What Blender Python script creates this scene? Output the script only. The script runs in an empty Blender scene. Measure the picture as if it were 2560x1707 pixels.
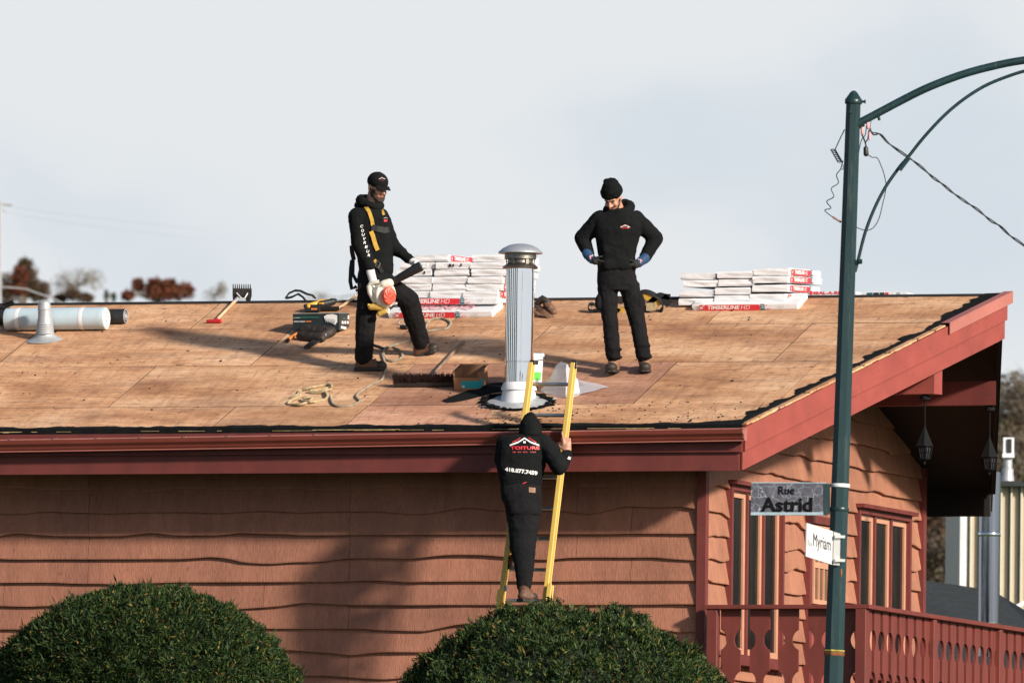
import bpy, bmesh, math, random
import numpy as np
from mathutils import Vector, Matrix, noise
from mathutils.bvhtree import BVHTree
random.seed(7)
SC = bpy.context.scene
COL = SC.collection
V = Vector
# ------------------------------------------------------------------ camera
F, YAW, PITCH, ROLL, DIST = 35000.0, 0.32365641, 0.0617976, 0.012, 121.68
KP, HS, HE, PROW = 0.3547560, 3.8741360, 3.0, 1.2103
CX, CY = 1280.0, 853.5
fw = V((-math.sin(YAW), math.cos(YAW), 0)); rt0 = V((math.cos(YAW), math.sin(YAW), 0)); UP = V((0, 0, 1))
f3 = fw*math.cos(PITCH) + UP*math.sin(PITCH); u0 = UP*math.cos(PITCH) - fw*math.sin(PITCH)
rt = rt0*math.cos(ROLL) + u0*math.sin(ROLL); u3 = u0*math.cos(ROLL) - rt0*math.sin(ROLL)
def ray(x, y): return f3 + rt*((x-CX)/F) + u3*((CY-y)/F)
_d = ray(CX, 1066); CAM = V((0, 0, HE)) - _d*(DIST/_d.dot(fw))
def plane(x, y, p, n):
    d = ray(x, y); p = V(p); n = V(n)
    return CAM + d*((p-CAM).dot(n)/d.dot(n))
def roof_pt(x, y, h=0): return plane(x, y, (0, 0, HE+h), (0, -KP, 1))       # a point on the near roof slope
def vert_pt(x, y, v): return plane(x, y, (0, v, 0), (0, 1, 0))              # on a vertical plane parallel to the eave
XW, YW = 1.54, 0.60                                                          # gable wall plane, front wall plane
def gab(x, y, o=0): return plane(x, y, (XW+o, 0, 0), (1, 0, 0))
def face_pt(x, y, base, d=0): return plane(x, y, base + fw*d, fw)            # on a plane square to the street's view axis
def at_dist(x, y, D):
    d = ray(x, y); return CAM + d*(D/d.dot(fw))
def pix(p):
    w = V(p)-CAM; z = w.dot(f3); return CX+F*w.dot(rt)/z, CY-F*w.dot(u3)/z
cam = bpy.data.cameras.new('camera'); cam.sensor_width = 36; cam.lens = 36*F/2560
cam.clip_start = 1; cam.clip_end = 6000
cam.dof.use_dof = True; cam.dof.focus_distance = 122.5; cam.dof.aperture_fstop = 9.0
co = bpy.data.objects.new('camera', cam); COL.objects.link(co)
m = Matrix((rt, u3, -f3)).transposed().to_4x4(); m.translation = CAM; co.matrix_world = m
SC.camera = co
# ------------------------------------------------------------------ light
AZ, EL = math.radians(27), math.radians(23)
SUN = V((math.cos(EL)*math.cos(AZ), -math.cos(EL)*math.sin(AZ), math.sin(EL)))
sl = bpy.data.lights.new('sun', 'SUN'); sl.energy = 5.0; sl.angle = math.radians(4.0); sl.color = (1.0, 0.90, 0.76)
so = bpy.data.objects.new('sun', sl); COL.objects.link(so)
so.rotation_euler = SUN.to_track_quat('Z', 'Y').to_euler(); so.location = SUN*50
W = bpy.data.worlds.new('World'); SC.world = W; W.use_nodes = True
nt = W.node_tree; nt.nodes.clear()
def N(nt, t, **k):
    n = nt.nodes.new(t)
    for a, b in k.items():
        if a in n.inputs.keys() if hasattr(n.inputs, 'keys') else False: n.inputs[a].default_value = b
        else: setattr(n, a, b)
    return n
out = N(nt, 'ShaderNodeOutputWorld'); bg = N(nt, 'ShaderNodeBackground'); bg.inputs[1].default_value = 0.085
sky = N(nt, 'ShaderNodeTexSky'); sky.sky_type = 'NISHITA'; sky.sun_disc = False
sky.sun_elevation = EL; sky.sun_rotation = math.atan2(SUN.x, SUN.y); sky.air_density = 1.0; sky.dust_density = 1.5
tc = N(nt, 'ShaderNodeTexCoord'); sep = N(nt, 'ShaderNodeSeparateXYZ'); nt.links.new(tc.outputs['Generated'], sep.inputs[0])
mr = N(nt, 'ShaderNodeMapRange'); mr.interpolation_type = 'SMOOTHSTEP'                 # low cloud bank, clear sky above
for i, v_ in ((1, 0.09), (2, 0.18), (3, 1.0), (4, 0.0)): mr.inputs[i].default_value = v_
nt.links.new(sep.outputs[2], mr.inputs[0])
mp = N(nt, 'ShaderNodeMapping'); mp.inputs['Scale'].default_value = (1, 1, 1.5); nt.links.new(tc.outputs['Generated'], mp.inputs[0])
mp.inputs['Location'].default_value = (0.235, 0.31, 0.02)
nz = N(nt, 'ShaderNodeTexNoise'); nz.inputs['Scale'].default_value = 30; nz.inputs['Detail'].default_value = 5; nz.inputs['Roughness'].default_value = .42
nt.links.new(mp.outputs[0], nz.inputs[0])
rp = N(nt, 'ShaderNodeValToRGB'); rp.color_ramp.interpolation = 'EASE'
rp.color_ramp.elements[0].position = .34; rp.color_ramp.elements[0].color = (6.7, 7.35, 7.95, 1)
rp.color_ramp.elements[1].position = .56; rp.color_ramp.elements[1].color = (7.95, 8.25, 8.5, 1)
nt.links.new(nz.outputs[0], rp.inputs[0])
mx = N(nt, 'ShaderNodeMix'); mx.data_type = 'RGBA'
nt.links.new(mr.outputs[0], mx.inputs[0]); nt.links.new(sky.outputs[0], mx.inputs[6]); nt.links.new(rp.outputs[0], mx.inputs[7])
nt.links.new(mx.outputs[2], bg.inputs[0]); nt.links.new(bg.outputs[0], out.inputs[0])
SC.view_settings.view_transform = 'Standard'; SC.view_settings.look = 'None'
SC.view_settings.exposure = 0.22; SC.view_settings.gamma = 1; SC.view_settings.use_curve_mapping = False
SC.cycles.max_bounces = 6
# ------------------------------------------------------------------ helpers
def wpos(o):
    p = V((0, 0, 0))
    while o: p = p + o.location; o = o.parent
    return p
class MB:
    def __init__(s): s.v = []; s.f = []; s.mi = []
    def add(s, v, f, mi=0):
        b = len(s.v); s.v += [V(p) for p in v]
        s.f += [tuple(b+i for i in q) for q in f]; s.mi += [mi]*len(f)
    def cell(s, o, a, b, c, mi=0):                                    # parallelepiped: corner and three edges
        o, a, b, c = V(o), V(a), V(b), V(c)
        if a.cross(b).dot(c) < 0: a, b = b, a
        P = [o, o+a, o+a+b, o+b, o+c, o+a+c, o+a+b+c, o+b+c]
        s.add(P, [(0, 3, 2, 1), (4, 5, 6, 7), (0, 1, 5, 4), (1, 2, 6, 5), (2, 3, 7, 6), (3, 0, 4, 7)], mi)
    def box(s, c, d, mi=0, R=None):
        R = R or Matrix.Identity(3); a, b, e = (R.col[i]*d[i] for i in range(3))
        s.cell(V(c)-(a+b+e)/2, a, b, e, mi)
    def prism(s, poly, vec, mi=0):
        n = len(poly); poly = [V(p) for p in poly]; vec = V(vec)
        nn = V((0, 0, 0))
        for i in range(n): nn += poly[i].cross(poly[(i+1) % n])
        if nn.dot(vec) > 0: poly = poly[::-1]
        s.add(poly+[p+vec for p in poly], [tuple(range(n)), tuple(range(2*n-1, n-1, -1))] + [((i+1) % n, i, n+i, n+(i+1) % n) for i in range(n)], mi)
    def tube(s, pts, r, n=8, closed=False, mi=0, flat=None, up=None):
        pts = [V(p) for p in pts]; L = len(pts); R = r if isinstance(r, (list, tuple)) else [r]*L
        rings = []; prev = None
        for i, p in enumerate(pts):
            a = pts[(i-1) % L] if (closed or i > 0) else p
            b = pts[(i+1) % L] if (closed or i < L-1) else p
            t = (b-a).normalized() if (b-a).length > 1e-9 else V((0, 0, 1))
            if prev is None:
                q = V(up) if up else (V((0, 0, 1)) if abs(t.z) < .9 else V((1, 0, 0)))
            else: q = prev
            x = (q - t*q.dot(t)).normalized(); y = t.cross(x); prev = x
            fl = flat if flat else 1
            rings.append([p + x*(math.cos(2*math.pi*k/n)*R[i]) + y*(math.sin(2*math.pi*k/n)*R[i]*fl) for k in range(n)])
        b = []
        for g in rings: b += g
        f = []
        for i in range(L if closed else L-1):
            j = (i+1) % L
            for k in range(n): f.append((i*n+k, i*n+(k+1) % n, j*n+(k+1) % n, j*n+k))
        if not closed: f += [tuple(range(n-1, -1, -1)), tuple((L-1)*n+k for k in range(n))]
        s.add(b, f, mi)
    def strap(s, pts, w, t, wdir, mi=0):                               # flat webbing: width along wdir
        pts = [V(p) for p in pts]; b = []; f = []; L = len(pts)
        for i, p in enumerate(pts):
            tg = (pts[min(i+1, L-1)]-pts[max(i-1, 0)]).normalized(); wd = V(wdir[i] if isinstance(wdir, list) else wdir)
            wd = (wd-tg*wd.dot(tg)).normalized(); nn = tg.cross(wd)
            b += [p-wd*w/2-nn*t/2, p+wd*w/2-nn*t/2, p+wd*w/2+nn*t/2, p-wd*w/2+nn*t/2]
        for i in range(L-1):
            for k in range(4): f.append((i*4+k, i*4+(k+1) % 4, i*4+4+(k+1) % 4, i*4+4+k))
        f += [(3, 2, 1, 0), tuple((L-1)*4+k for k in range(4))]
        s.add(b, f, mi)
    def lathe(s, prof, c, ax=(0, 0, 1), n=24, mi=0, sx=1):
        ax = V(ax).normalized(); x = ax.orthogonal().normalized(); y = ax.cross(x); c = V(c); b = []; f = []
        for r, z in prof: b += [c+ax*z+(x*math.cos(2*math.pi*k/n)*sx+y*math.sin(2*math.pi*k/n))*max(r, 1e-4) for k in range(n)]
        for i in range(len(prof)-1):
            for k in range(n): f.append((i*n+k, i*n+(k+1) % n, (i+1)*n+(k+1) % n, (i+1)*n+k))
        f += [tuple(range(n-1, -1, -1)), tuple((len(prof)-1)*n+k for k in range(n))]
        s.add(b, f, mi)
    def ell(s, c, r, R=None, n=16, mi=0):                              # ellipsoid
        R = R or Matrix.Identity(3); b = []; f = []; h = n//2
        for i in range(h+1):
            a = math.pi*i/h - math.pi/2
            a = max(min(a, math.pi/2-.02), -math.pi/2+.02)
            for k in range(n):
                u = 2*math.pi*k/n
                b.append(V(c)+R @ V((r[0]*math.cos(a)*math.cos(u), r[1]*math.cos(a)*math.sin(u), r[2]*math.sin(a))))
        for i in range(h):
            for k in range(n): f.append((i*n+k, i*n+(k+1) % n, (i+1)*n+(k+1) % n, (i+1)*n+k))
        f += [tuple(range(n-1, -1, -1)), tuple(h*n+k for k in range(n))]
        s.add(b, f, mi)
    def caps(s, p, r, q, t, n=12, mi=0, sq=None):                      # tapered capsule; sq = (dir, factor) flattens it
        p, q = V(p), V(q); ax = (q-p); L = ax.length; ax = ax/L if L > 1e-6 else V((0, 0, 1))
        pr = [(r*math.cos(a), -r*math.sin(a)) for a in (1.5, 1.1, .7, .3)] + [(r, 0), (t, L)] + [(t*math.cos(a), L+t*math.sin(a)) for a in (.3, .7, 1.1, 1.5)]
        b0 = len(s.v); s.lathe(pr, p, ax, n, mi)
        if sq:
            d = V(sq[0]).normalized(); c0 = (p+q)/2
            for i in range(b0, len(s.v)):
                w = s.v[i]-c0; s.v[i] = s.v[i]-d*(w.dot(d)*(1-sq[1]))
    def loft(s, rings, mi=0):
        n = len(rings[0]); b = []; f = []
        for g in rings: b += g
        for i in range(len(rings)-1):
            for k in range(n): f.append((i*n+k, i*n+(k+1) % n, (i+1)*n+(k+1) % n, (i+1)*n+k))
        f += [tuple(range(n-1, -1, -1)), tuple((len(rings)-1)*n+k for k in range(n))]
        s.add(b, f, mi)
    def build(s, name, mat, parent=None, smooth=False, local=False, bevel=0, kind=None, label=None):
        off = V((0, 0, 0)) if (local or not parent) else wpos(parent)
        me = bpy.data.meshes.new(name); me.from_pydata([p-off for p in s.v], [], s.f); me.update()
        for mt in (mat if isinstance(mat, (list, tuple)) else [mat]): me.materials.append(mt)
        if isinstance(mat, (list, tuple)):
            me.polygons.foreach_set('material_index', s.mi)
        o = bpy.data.objects.new(name, me); COL.objects.link(o)
        bm = bmesh.new(); bm.from_mesh(me); bmesh.ops.recalc_face_normals(bm, faces=bm.faces)
        if bevel: bmesh.ops.bevel(bm, geom=bm.edges[:], offset=bevel, segments=1, affect='EDGES', clamp_overlap=True)
        bm.to_mesh(me); bm.free()
        if smooth:
            me.polygons.foreach_set('use_smooth', [True]*len(me.polygons))
            try: me.set_sharp_from_angle(angle=math.radians(42))
            except Exception: pass
        if parent: o.parent = parent
        if kind: o['kind'] = kind
        if label: o['label'] = label
        return o
def thing(name, label, cat, loc=(0, 0, 0), group=None, rot=None):
    o = bpy.data.objects.new(name, None); COL.objects.link(o); o.location = V(loc); o.empty_display_size = .1
    if rot is not None: o.rotation_euler = rot
    o['label'] = label; o['category'] = cat
    if group: o['group'] = group
    return o
def tag(o, label, cat, group=None):
    o['label'] = label; o['category'] = cat
    if group: o['group'] = group
    return o
_fc = {}
def font_mesh(s, bold=0, shear=0):
    key = (s, bold, shear)
    if key not in _fc:
        cu = bpy.data.curves.new('lettering', 'FONT'); cu.body = s; cu.offset = bold; cu.shear = shear; cu.resolution_u = 3
        o = bpy.data.objects.new('lettering', cu); COL.objects.link(o)
        dg = bpy.context.evaluated_depsgraph_get(); me = bpy.data.meshes.new_from_object(o.evaluated_get(dg))
        vs = [v.co.copy() for v in me.vertices]; fs = [tuple(p.vertices) for p in me.polygons]
        bpy.data.objects.remove(o); bpy.data.curves.remove(cu); bpy.data.meshes.remove(me)
        x0 = min(v.x for v in vs); x1 = max(v.x for v in vs); y0 = min(v.y for v in vs); y1 = max(v.y for v in vs)
        _fc[key] = ([((v.x-x0)/(x1-x0), (v.y-y0)/(y1-y0)) for v in vs], fs)
    return _fc[key]
def text(s, origin, ux, uy, w, h, mat, parent, name='lettering', bold=0, shear=0, fn=None, local=False, lift=0):
    vs, fs = font_mesh(s, bold, shear); o = V(origin); ux = V(ux).normalized(); uy = V(uy).normalized(); nn = ux.cross(uy)*lift
    P = [o+ux*(a*w)+uy*(b*h)+nn for a, b in vs]
    if fn: P = [fn(p) for p in P]
    mb = MB(); mb.add(P, fs)
    off = V((0, 0, 0)) if local else wpos(parent)
    me = bpy.data.meshes.new(name); me.from_pydata([p-off for p in mb.v], [], mb.f); me.materials.append(mat)
    ob = bpy.data.objects.new(name, me); COL.objects.link(ob); ob.parent = parent; return ob
# ------------------------------------------------------------------ materials
def bsdf(name, col, rough=.6, metal=0, spec=.5):
    m = bpy.data.materials.new(name); m.use_nodes = True; b = m.node_tree.nodes['Principled BSDF']
    b.inputs['Base Color'].default_value = (*col, 1); b.inputs['Roughness'].default_value = rough
    b.inputs['Metallic'].default_value = metal; b.inputs['Specular IOR Level'].default_value = spec
    return m, b, m.node_tree
def ramp(nt, src, stops):
    r = nt.nodes.new('ShaderNodeValToRGB'); e = r.color_ramp.elements
    while len(e) < len(stops): e.new(.5)
    for i, (p, c) in enumerate(stops):
        e[i].position = p; e[i].color = (*c, 1) if len(c) == 3 else (c[0], c[0], c[0], 1)
    nt.links.new(src, r.inputs[0]); return r.outputs[0]
def noise_n(nt, scale, stretch=(1, 1, 1), detail=4, rough=.55, coord='Object', off=0, vec=None):
    if vec is None:
        t = nt.nodes.new('ShaderNodeTexCoord'); vec = t.outputs[coord]
    mpn = nt.nodes.new('ShaderNodeMapping'); mpn.inputs['Scale'].default_value = stretch; mpn.inputs['Location'].default_value = (off, off*1.7, off*.6)
    nt.links.new(vec, mpn.inputs[0])
    n = nt.nodes.new('ShaderNodeTexNoise'); n.inputs['Scale'].default_value = scale; n.inputs['Detail'].default_value = detail; n.inputs['Roughness'].default_value = rough
    nt.links.new(mpn.outputs[0], n.inputs[0]); return n.outputs[0]
def mixc(nt, fac, a, b, mode='MIX'):
    x = nt.nodes.new('ShaderNodeMix'); x.data_type = 'RGBA'; x.blend_type = mode
    for s, i in ((fac, 0), (a, 6), (b, 7)):
        if isinstance(s, (int, float)): x.inputs[i].default_value = s
        elif isinstance(s, tuple): x.inputs[i].default_value = (*s, 1)
        else: nt.links.new(s, x.inputs[i])
    return x.outputs[2]
def bump(nt, b, src, strength=.3, dist=.01):
    n = nt.nodes.new('ShaderNodeBump'); n.inputs['Strength'].default_value = strength; n.inputs['Distance'].default_value = dist
    nt.links.new(src, n.inputs['Height']); nt.links.new(n.outputs[0], b.inputs['Normal'])
def simple(name, col, rough=.6, metal=0, var=.15, scale=8, bmp=.15, bd=.004, stretch=(1, 1, 1), spec=.5, coord='Object', wear=None):
    m, b, nt = bsdf(name, col, rough, metal, spec)
    n = noise_n(nt, scale, stretch, coord=coord)
    d = tuple(c*(1-var) for c in col); l = tuple(min(1, c*(1+var)) for c in col)
    c = ramp(nt, n, [(.3, d), (.7, l)])
    if wear:
        w = noise_n(nt, wear[0], wear[1], 5, .7, off=4); c = mixc(nt, ramp(nt, w, [(.56, (0,)), (.70, (wear[3],))]), c, wear[2])
    nt.links.new(c, b.inputs['Base Color'])
    if bmp: bump(nt, b, noise_n(nt, scale*6, stretch, coord=coord), bmp, bd)
    return m
def plywood_mat():
    m, b, nt = bsdf('plywood', (.6, .38, .22), .75, 0, .25)
    g = nt.nodes.new('ShaderNodeTexCoord'); oi = nt.nodes.new('ShaderNodeObjectInfo')
    ad = nt.nodes.new('ShaderNodeVectorMath'); ad.operation = 'MULTIPLY_ADD'
    nt.links.new(oi.outputs['Random'], ad.inputs[0]); ad.inputs[1].default_value = (37, 11, 5); nt.links.new(g.outputs['Object'], ad.inputs[2])
    vv = ad.outputs[0]
    big = noise_n(nt, .9, (1, 2.2, 1), 5, .6, vec=vv)
    c = ramp(nt, big, [(.30, (.38, .185, .100)), (.44, (.59, .325, .180)), (.54, (.70, .415, .245)), (.66, (.80, .525, .335))])
    tone = nt.nodes.new('ShaderNodeMapRange'); tone.inputs[3].default_value = .86; tone.inputs[4].default_value = 1.08; nt.links.new(oi.outputs['Random'], tone.inputs[0])
    tn = nt.nodes.new('ShaderNodeCombineColor')
    for i in range(3): nt.links.new(tone.outputs[0], tn.inputs[i])
    c = mixc(nt, 1.0, c, tn.outputs[0], 'MULTIPLY')
    grain = noise_n(nt, 9, (.35, 5, 5), 6, .65, vec=vv)
    c = mixc(nt, 1.0, c, ramp(nt, grain, [(.28, (.58, .50, .46)), (.45, (.95, .93, .91)), (.66, (1.14, 1.13, 1.10))]), 'MULTIPLY')
    fine = noise_n(nt, 40, (.25, 3.2, 3), 3, .7, vec=vv)
    c = mixc(nt, 1.0, c, ramp(nt, fine, [(.28, (.62, .54, .50)), (.46, (1, 1, 1))]), 'MULTIPLY')
    # weather stains in long bands, felt scraps and nail marks
    st = noise_n(nt, 1.5, (.5, 2.4, 1), 6, .7, coord='Object')
    c = mixc(nt, ramp(nt, st, [(.50, (0,)), (.72, (.60,))]), c, (.24, .15, .115))
    sp = noise_n(nt, 11, (.8, 2.2, 1), 2, .5, coord='Object', off=3)
    c = mixc(nt, ramp(nt, sp, [(.68, (0,)), (.72, (.85,))]), c, (.14, .08, .055))
    sp3 = noise_n(nt, 26, (.9, 1.8, 1), 1, .5, coord='Object', off=9)
    c = mixc(nt, ramp(nt, sp3, [(.69, (0,)), (.74, (.8,))]), c, (.12, .06, .04))
    sp2 = noise_n(nt, 5.0, (.5, 5, 1), 3, .6, coord='Object', off=7)
    c = mixc(nt, ramp(nt, sp2, [(.63, (0,)), (.70, (.6,))]), c, (.30, .12, .08))
    dg = noise_n(nt, 7, (2.6, .5, 1), 3, .6, coord='Object', off=13)
    c = mixc(nt, ramp(nt, dg, [(.64, (0,)), (.71, (.55,))]), c, (.16, .10, .08))
    sk = noise_n(nt, 3.0, (5.5, .8, 1), 5, .7, coord='Object', off=23)
    c = mixc(nt, 1.0, c, ramp(nt, sk, [(.32, (.80, .76, .74)), (.5, (1, 1, 1)), (.7, (1.10, 1.10, 1.10))]), 'MULTIPLY')
    kn = noise_n(nt, 17, (.55, 1.6, 1), 2, .5, coord='Object', off=31)
    c = mixc(nt, ramp(nt, kn, [(.60, (0,)), (.68, (.45,))]), c, (.26, .13, .085))
    nt.links.new(c, b.inputs['Base Color'])
    bump(nt, b, fine, .6, .005); return m
def siding_mat(name, col):
    m, b, nt = bsdf(name, col, .62, 0, .3)
    oi = nt.nodes.new('ShaderNodeObjectInfo')
    g = noise_n(nt, 10, (1.2, 1.2, .25), 6, .7)
    c = ramp(nt, g, [(.25, tuple(x*.80 for x in col)), (.6, col), (.8, tuple(x*1.12 for x in col))])
    bigv = noise_n(nt, 1.2, (1, 1, 1), 3)
    c = mixc(nt, 1.0, c, ramp(nt, bigv, [(.3, (.86, .86, .88)), (.7, (1.08, 1.06, 1.04))]), 'MULTIPLY')
    rv = ramp(nt, oi.outputs['Random'], [(0, (.90, .90, .91)), (1, (1.06, 1.05, 1.04))])
    c = mixc(nt, 1.0, c, rv, 'MULTIPLY')
    sc = noise_n(nt, 90, (1, 1, .1), 2, .6)
    c = mixc(nt, 1.0, c, ramp(nt, sc, [(.3, (.86, .85, .85)), (.6, (1.03, 1.03, 1.03))]), 'MULTIPLY')
    kt = noise_n(nt, 14, (1.3, 1.3, 1), 2, .5, off=5); c = mixc(nt, ramp(nt, kt, [(.70, (0,)), (.76, (.45,))]), c, tuple(x*.35 for x in col))
    dn = noise_n(nt, 2.6, (1, 1, .35), 5, .7, off=2); c = mixc(nt, 1.0, c, ramp(nt, dn, [(.3, (.80, .79, .80)), (.55, (1.0, 1.0, 1.0)), (.75, (1.10, 1.09, 1.07))]), 'MULTIPLY')
    nt.links.new(c, b.inputs['Base Color']); bump(nt, b, sc, .7, .005); return m
M = {}
M['ply'] = plywood_mat()
M['siding'] = siding_mat('siding_stain', (.41, .182, .122))
M['siding2'] = siding_mat('siding_stain_gable', (.45, .205, .130))
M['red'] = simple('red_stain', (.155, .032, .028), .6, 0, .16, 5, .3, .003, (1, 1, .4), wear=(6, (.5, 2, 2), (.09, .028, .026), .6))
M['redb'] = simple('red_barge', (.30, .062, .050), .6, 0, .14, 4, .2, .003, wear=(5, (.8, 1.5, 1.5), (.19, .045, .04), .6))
M['rail'] = simple('rail_stain', (.165, .034, .026), .6, 0, .16, 7, .25, .003, (1, 1, .3), wear=(9, (1, 1, .4), (.10, .03, .026), .6))
M['gutter'] = simple('gutter_paint', (.20, .045, .034), .32, 0, .08, 3, .05)
M['drip'] = simple('drip_edge', (.42, .15, .125), .4, 0, .1, 3, .05)
M['peach'] = simple('peach_paint', (.56, .29, .19), .5, 0, .08, 6, .1)
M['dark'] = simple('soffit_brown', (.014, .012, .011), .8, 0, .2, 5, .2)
M['tar'] = simple('tar_felt', (.008, .009, .010), .95, 0, .35, 12, .6, .01, spec=.12)
M['yellowwood'] = simple('raw_wood_edge', (.62, .46, .22), .7, 0, .35, 14, .4, .004)
def steel_mat():
    m, b, nt = bsdf('polished_steel', (.88, .89, .90), .06, 1)
    n = noise_n(nt, 5, (1, 1, .02), 0, .5); bump(nt, b, n, .07, .03); return m
M['steel'] = steel_mat()
M['steel2'] = simple('galvanised', (.46, .48, .51), .42, .35, .15, 9, .1)
M['cowl'] = simple('weathered_cowl', (.30, .28, .25), .42, 1, .35, 7, .2)
M['domem'] = simple('cowl_dome', (.52, .55, .60), .45, .6, .08, 5, .05)
M['whitepaint'] = simple('white_paint', (.74, .76, .80), .4, 0, .10, 6, .1)
M['alu'] = simple('aluminium', (.55, .57, .60), .42, 1, .1, 20, .05)
M['fibreglass'] = simple('yellow_fibreglass', (.66, .44, .10), .45, 0, .10, 14, .1, .002, (1, 1, .2))
M['blackplastic'] = simple('black_plastic', (.02, .021, .023), .45, 0, .2, 10, .1)
M['blackfab'] = simple('black_fleece', (.0085, .0095, .0105), .95, 0, .25, 6, .5, .006, spec=.12)
M['blackfab2'] = simple('black_canvas', (.0095, .0095, .011), .9, 0, .25, 7, .4, .006, spec=.15)
M['knit'] = simple('black_knit', (.008, .009, .010), .95, 0, .3, 30, .7, .006, spec=.1)
M['skin'] = simple('skin', (.52, .27, .19), .5, 0, .10, 20, .1, .001)
M['lip'] = simple('lip', (.42, .14, .12), .5, 0, .1)
M['hair'] = simple('dark_hair', (.03, .018, .012), .8, 0, .3, 60, .3)
M['eye'] = bsdf('eye', (.04, .03, .025), .2)[0]
M['boot'] = simple('tan_boot', (.12, .058, .034), .65, 0, .3, 14, .4, .003)
M['boottan'] = simple('light_tan_boot', (.27, .145, .085), .65, 0, .3, 14, .4, .003)
M['sole'] = simple('boot_sole', (.022, .02, .02), .7, 0, .2)
M['gloveW'] = simple('white_glove', (.70, .68, .70), .8, 0, .08, 20, .3)
M['gloveB'] = simple('blue_glove_cuff', (.012, .055, .14), .7, 0, .2, 14, .3)
M['gloveK'] = simple('black_glove', (.013, .014, .016), .8, 0, .2, 14, .3)
M['strapY'] = simple('yellow_webbing', (.55, .33, .05), .7, 0, .2, 25, .3)
M['strapK'] = simple('black_webbing', (.011, .012, .013), .7, 0, .2, 25, .3)
M['brass'] = simple('buckle', (.55, .50, .40), .35, 1, .1)
M['white'] = simple('white_print', (.82, .82, .82), .6, 0, .03, 5, 0)
M['redprint'] = simple('red_print', (.68, .035, .05), .45, 0, .08, 6, 0)
M['pinkprint'] = simple('faded_pink_print', (.78, .33, .36), .5, 0, .2, 14, 0)
M['teal'] = simple('teal_print', (.02, .13, .19), .5, 0, .1, 6, 0)
M['greyprint'] = simple('grey_print', (.42, .43, .46), .5, 0, .1, 10, 0)
M['wrap'] = simple('white_wrapper', (.78, .79, .83), .42, 0, .06, 9, .35, .006, (1, 1, 2.5))
M['rope'] = simple('hemp_rope', (.42, .33, .20), .85, 0, .3, 30, .6, .004)
M['ropeg'] = simple('grey_rope', (.30, .25, .19), .85, 0, .3, 30, .6, .004)
M['bluefelt'] = simple('blue_membrane', (.48, .60, .68), .5, 0, .10, 4, .15, .004)
M['blackroll'] = simple('black_membrane', (.018, .02, .022), .55, 0, .2, 6, .2)
M['cardboard'] = simple('cardboard', (.40, .20, .10), .8, 0, .1, 4, .1)
M['cardboardD'] = simple('cardboard_edge', (.15, .09, .05), .8, 0, .3, 6, .2)
M['turq'] = simple('turquoise_label', (.02, .40, .45), .5, 0, .08)
M['wood'] = simple('handle_wood', (.60, .40, .24), .6, 0, .25, 6, .2, .002, (1, 1, 1))
M['woodold'] = simple('weathered_handle', (.24, .16, .12), .7, 0, .35, 8, .3)
M['bristle'] = simple('broom_bristle', (.035, .014, .010), .85, 0, .5, 60, .4)
M['redpl'] = simple('red_grip', (.50, .02, .025), .4, 0, .08)
M['orange'] = simple('orange_grip', (.75, .22, .05), .45, 0, .08)
M['yellowpl'] = simple('yellow_tool', (.75, .40, .04), .4, 0, .1)
M['leather'] = simple('brown_leather', (.14, .075, .045), .6, 0, .4, 9, .5, .006)
M['leatherD'] = simple('dark_leather', (.03, .022, .018), .6, 0, .3, 9, .4, .006)
M['poleg'] = simple('green_pole_paint', (.014, .038, .044), .34, 0, .25, 3, .08, .002, (1, 1, .3), wear=(7, (3, 3, .35), (.060, .085, .080), .6))
M['rust'] = simple('rust', (.20, .07, .02), .85, 0, .5, 14, .4)
M['rustY'] = simple('yellow_lichen', (.45, .36, .05), .85, 0, .4, 20, .4)
M['cable'] = simple('cable_black', (.013, .018, .025), .6, 0, .1)
M['signw'] = simple('sign_white', (.62, .63, .64), .35, 0, .04, 4, 0)
M['signk'] = simple('sign_black', (.008, .008, .009), .9, 0, .1, spec=.05)
M['blowerW'] = simple('blower_white', (.72, .70, .62), .35, 0, .06, 5, .05)
M['blowerR'] = simple('blower_orange', (.80, .12, .07), .4, 0, .15, 20, .1)
M['blowerY'] = simple('fuel_tank_yellow', (.55, .36, .08), .3, 0, .35, 14, .1)
M['boxgreen'] = simple('box_green', (.02, .12, .09), .35, 0, .1)
M['boxdark'] = simple('box_dark', (.022, .03, .035), .3, 0, .25, 8, .05)
M['boxtop'] = simple('box_top_teal', (.10, .25, .27), .3, 0, .25, 8, .05)
M['shingledark'] = simple('dark_shingle', (.022, .028, .032), .8, 0, .3, 18, .4)
M['barnwall'] = simple('beige_metal_siding', (.50, .42, .34), .45, 0, .06, 3, .05)
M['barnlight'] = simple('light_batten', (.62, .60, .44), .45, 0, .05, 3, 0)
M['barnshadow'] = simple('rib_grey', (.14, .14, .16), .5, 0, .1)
M['bark'] = simple('bark', (.16, .13, .11), .9, 0, .3, 6, .5, .02)
M['barkpale'] = simple('pale_bark', (.30, .27, .25), .9, 0, .3, 6, .5, .02)
M['grass'] = simple('lawn', (.05, .08, .025), .95, 0, .35, 1.5, .5, .03)
M['asphalt'] = simple('asphalt', (.05, .05, .052), .9, 0, .2, 6, .3)
def glass_dark():
    m, b, nt = bsdf('window_glass', (.010, .010, .012), .12, 0, .12)
    n = noise_n(nt, 3, (1, 3, .5), 4); nt.links.new(ramp(nt, n, [(.5, (.008, .008, .010)), (.72, (.03, .018, .012))]), b.inputs['Base Color']); return m
M['glass'] = glass_dark()
def leafmat(name, stops, rough=.6):
    m, b, nt = bsdf(name, stops[0][1], rough, 0, .25)
    g = nt.nodes.new('ShaderNodeNewGeometry')
    nt.links.new(ramp(nt, g.outputs['Random Per Island'], stops), b.inputs['Base Color']); return m
M['lant'] = simple('lantern_black', (.012, .013, .015), .8, 0, .2, 8, .1, spec=.1)
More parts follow.
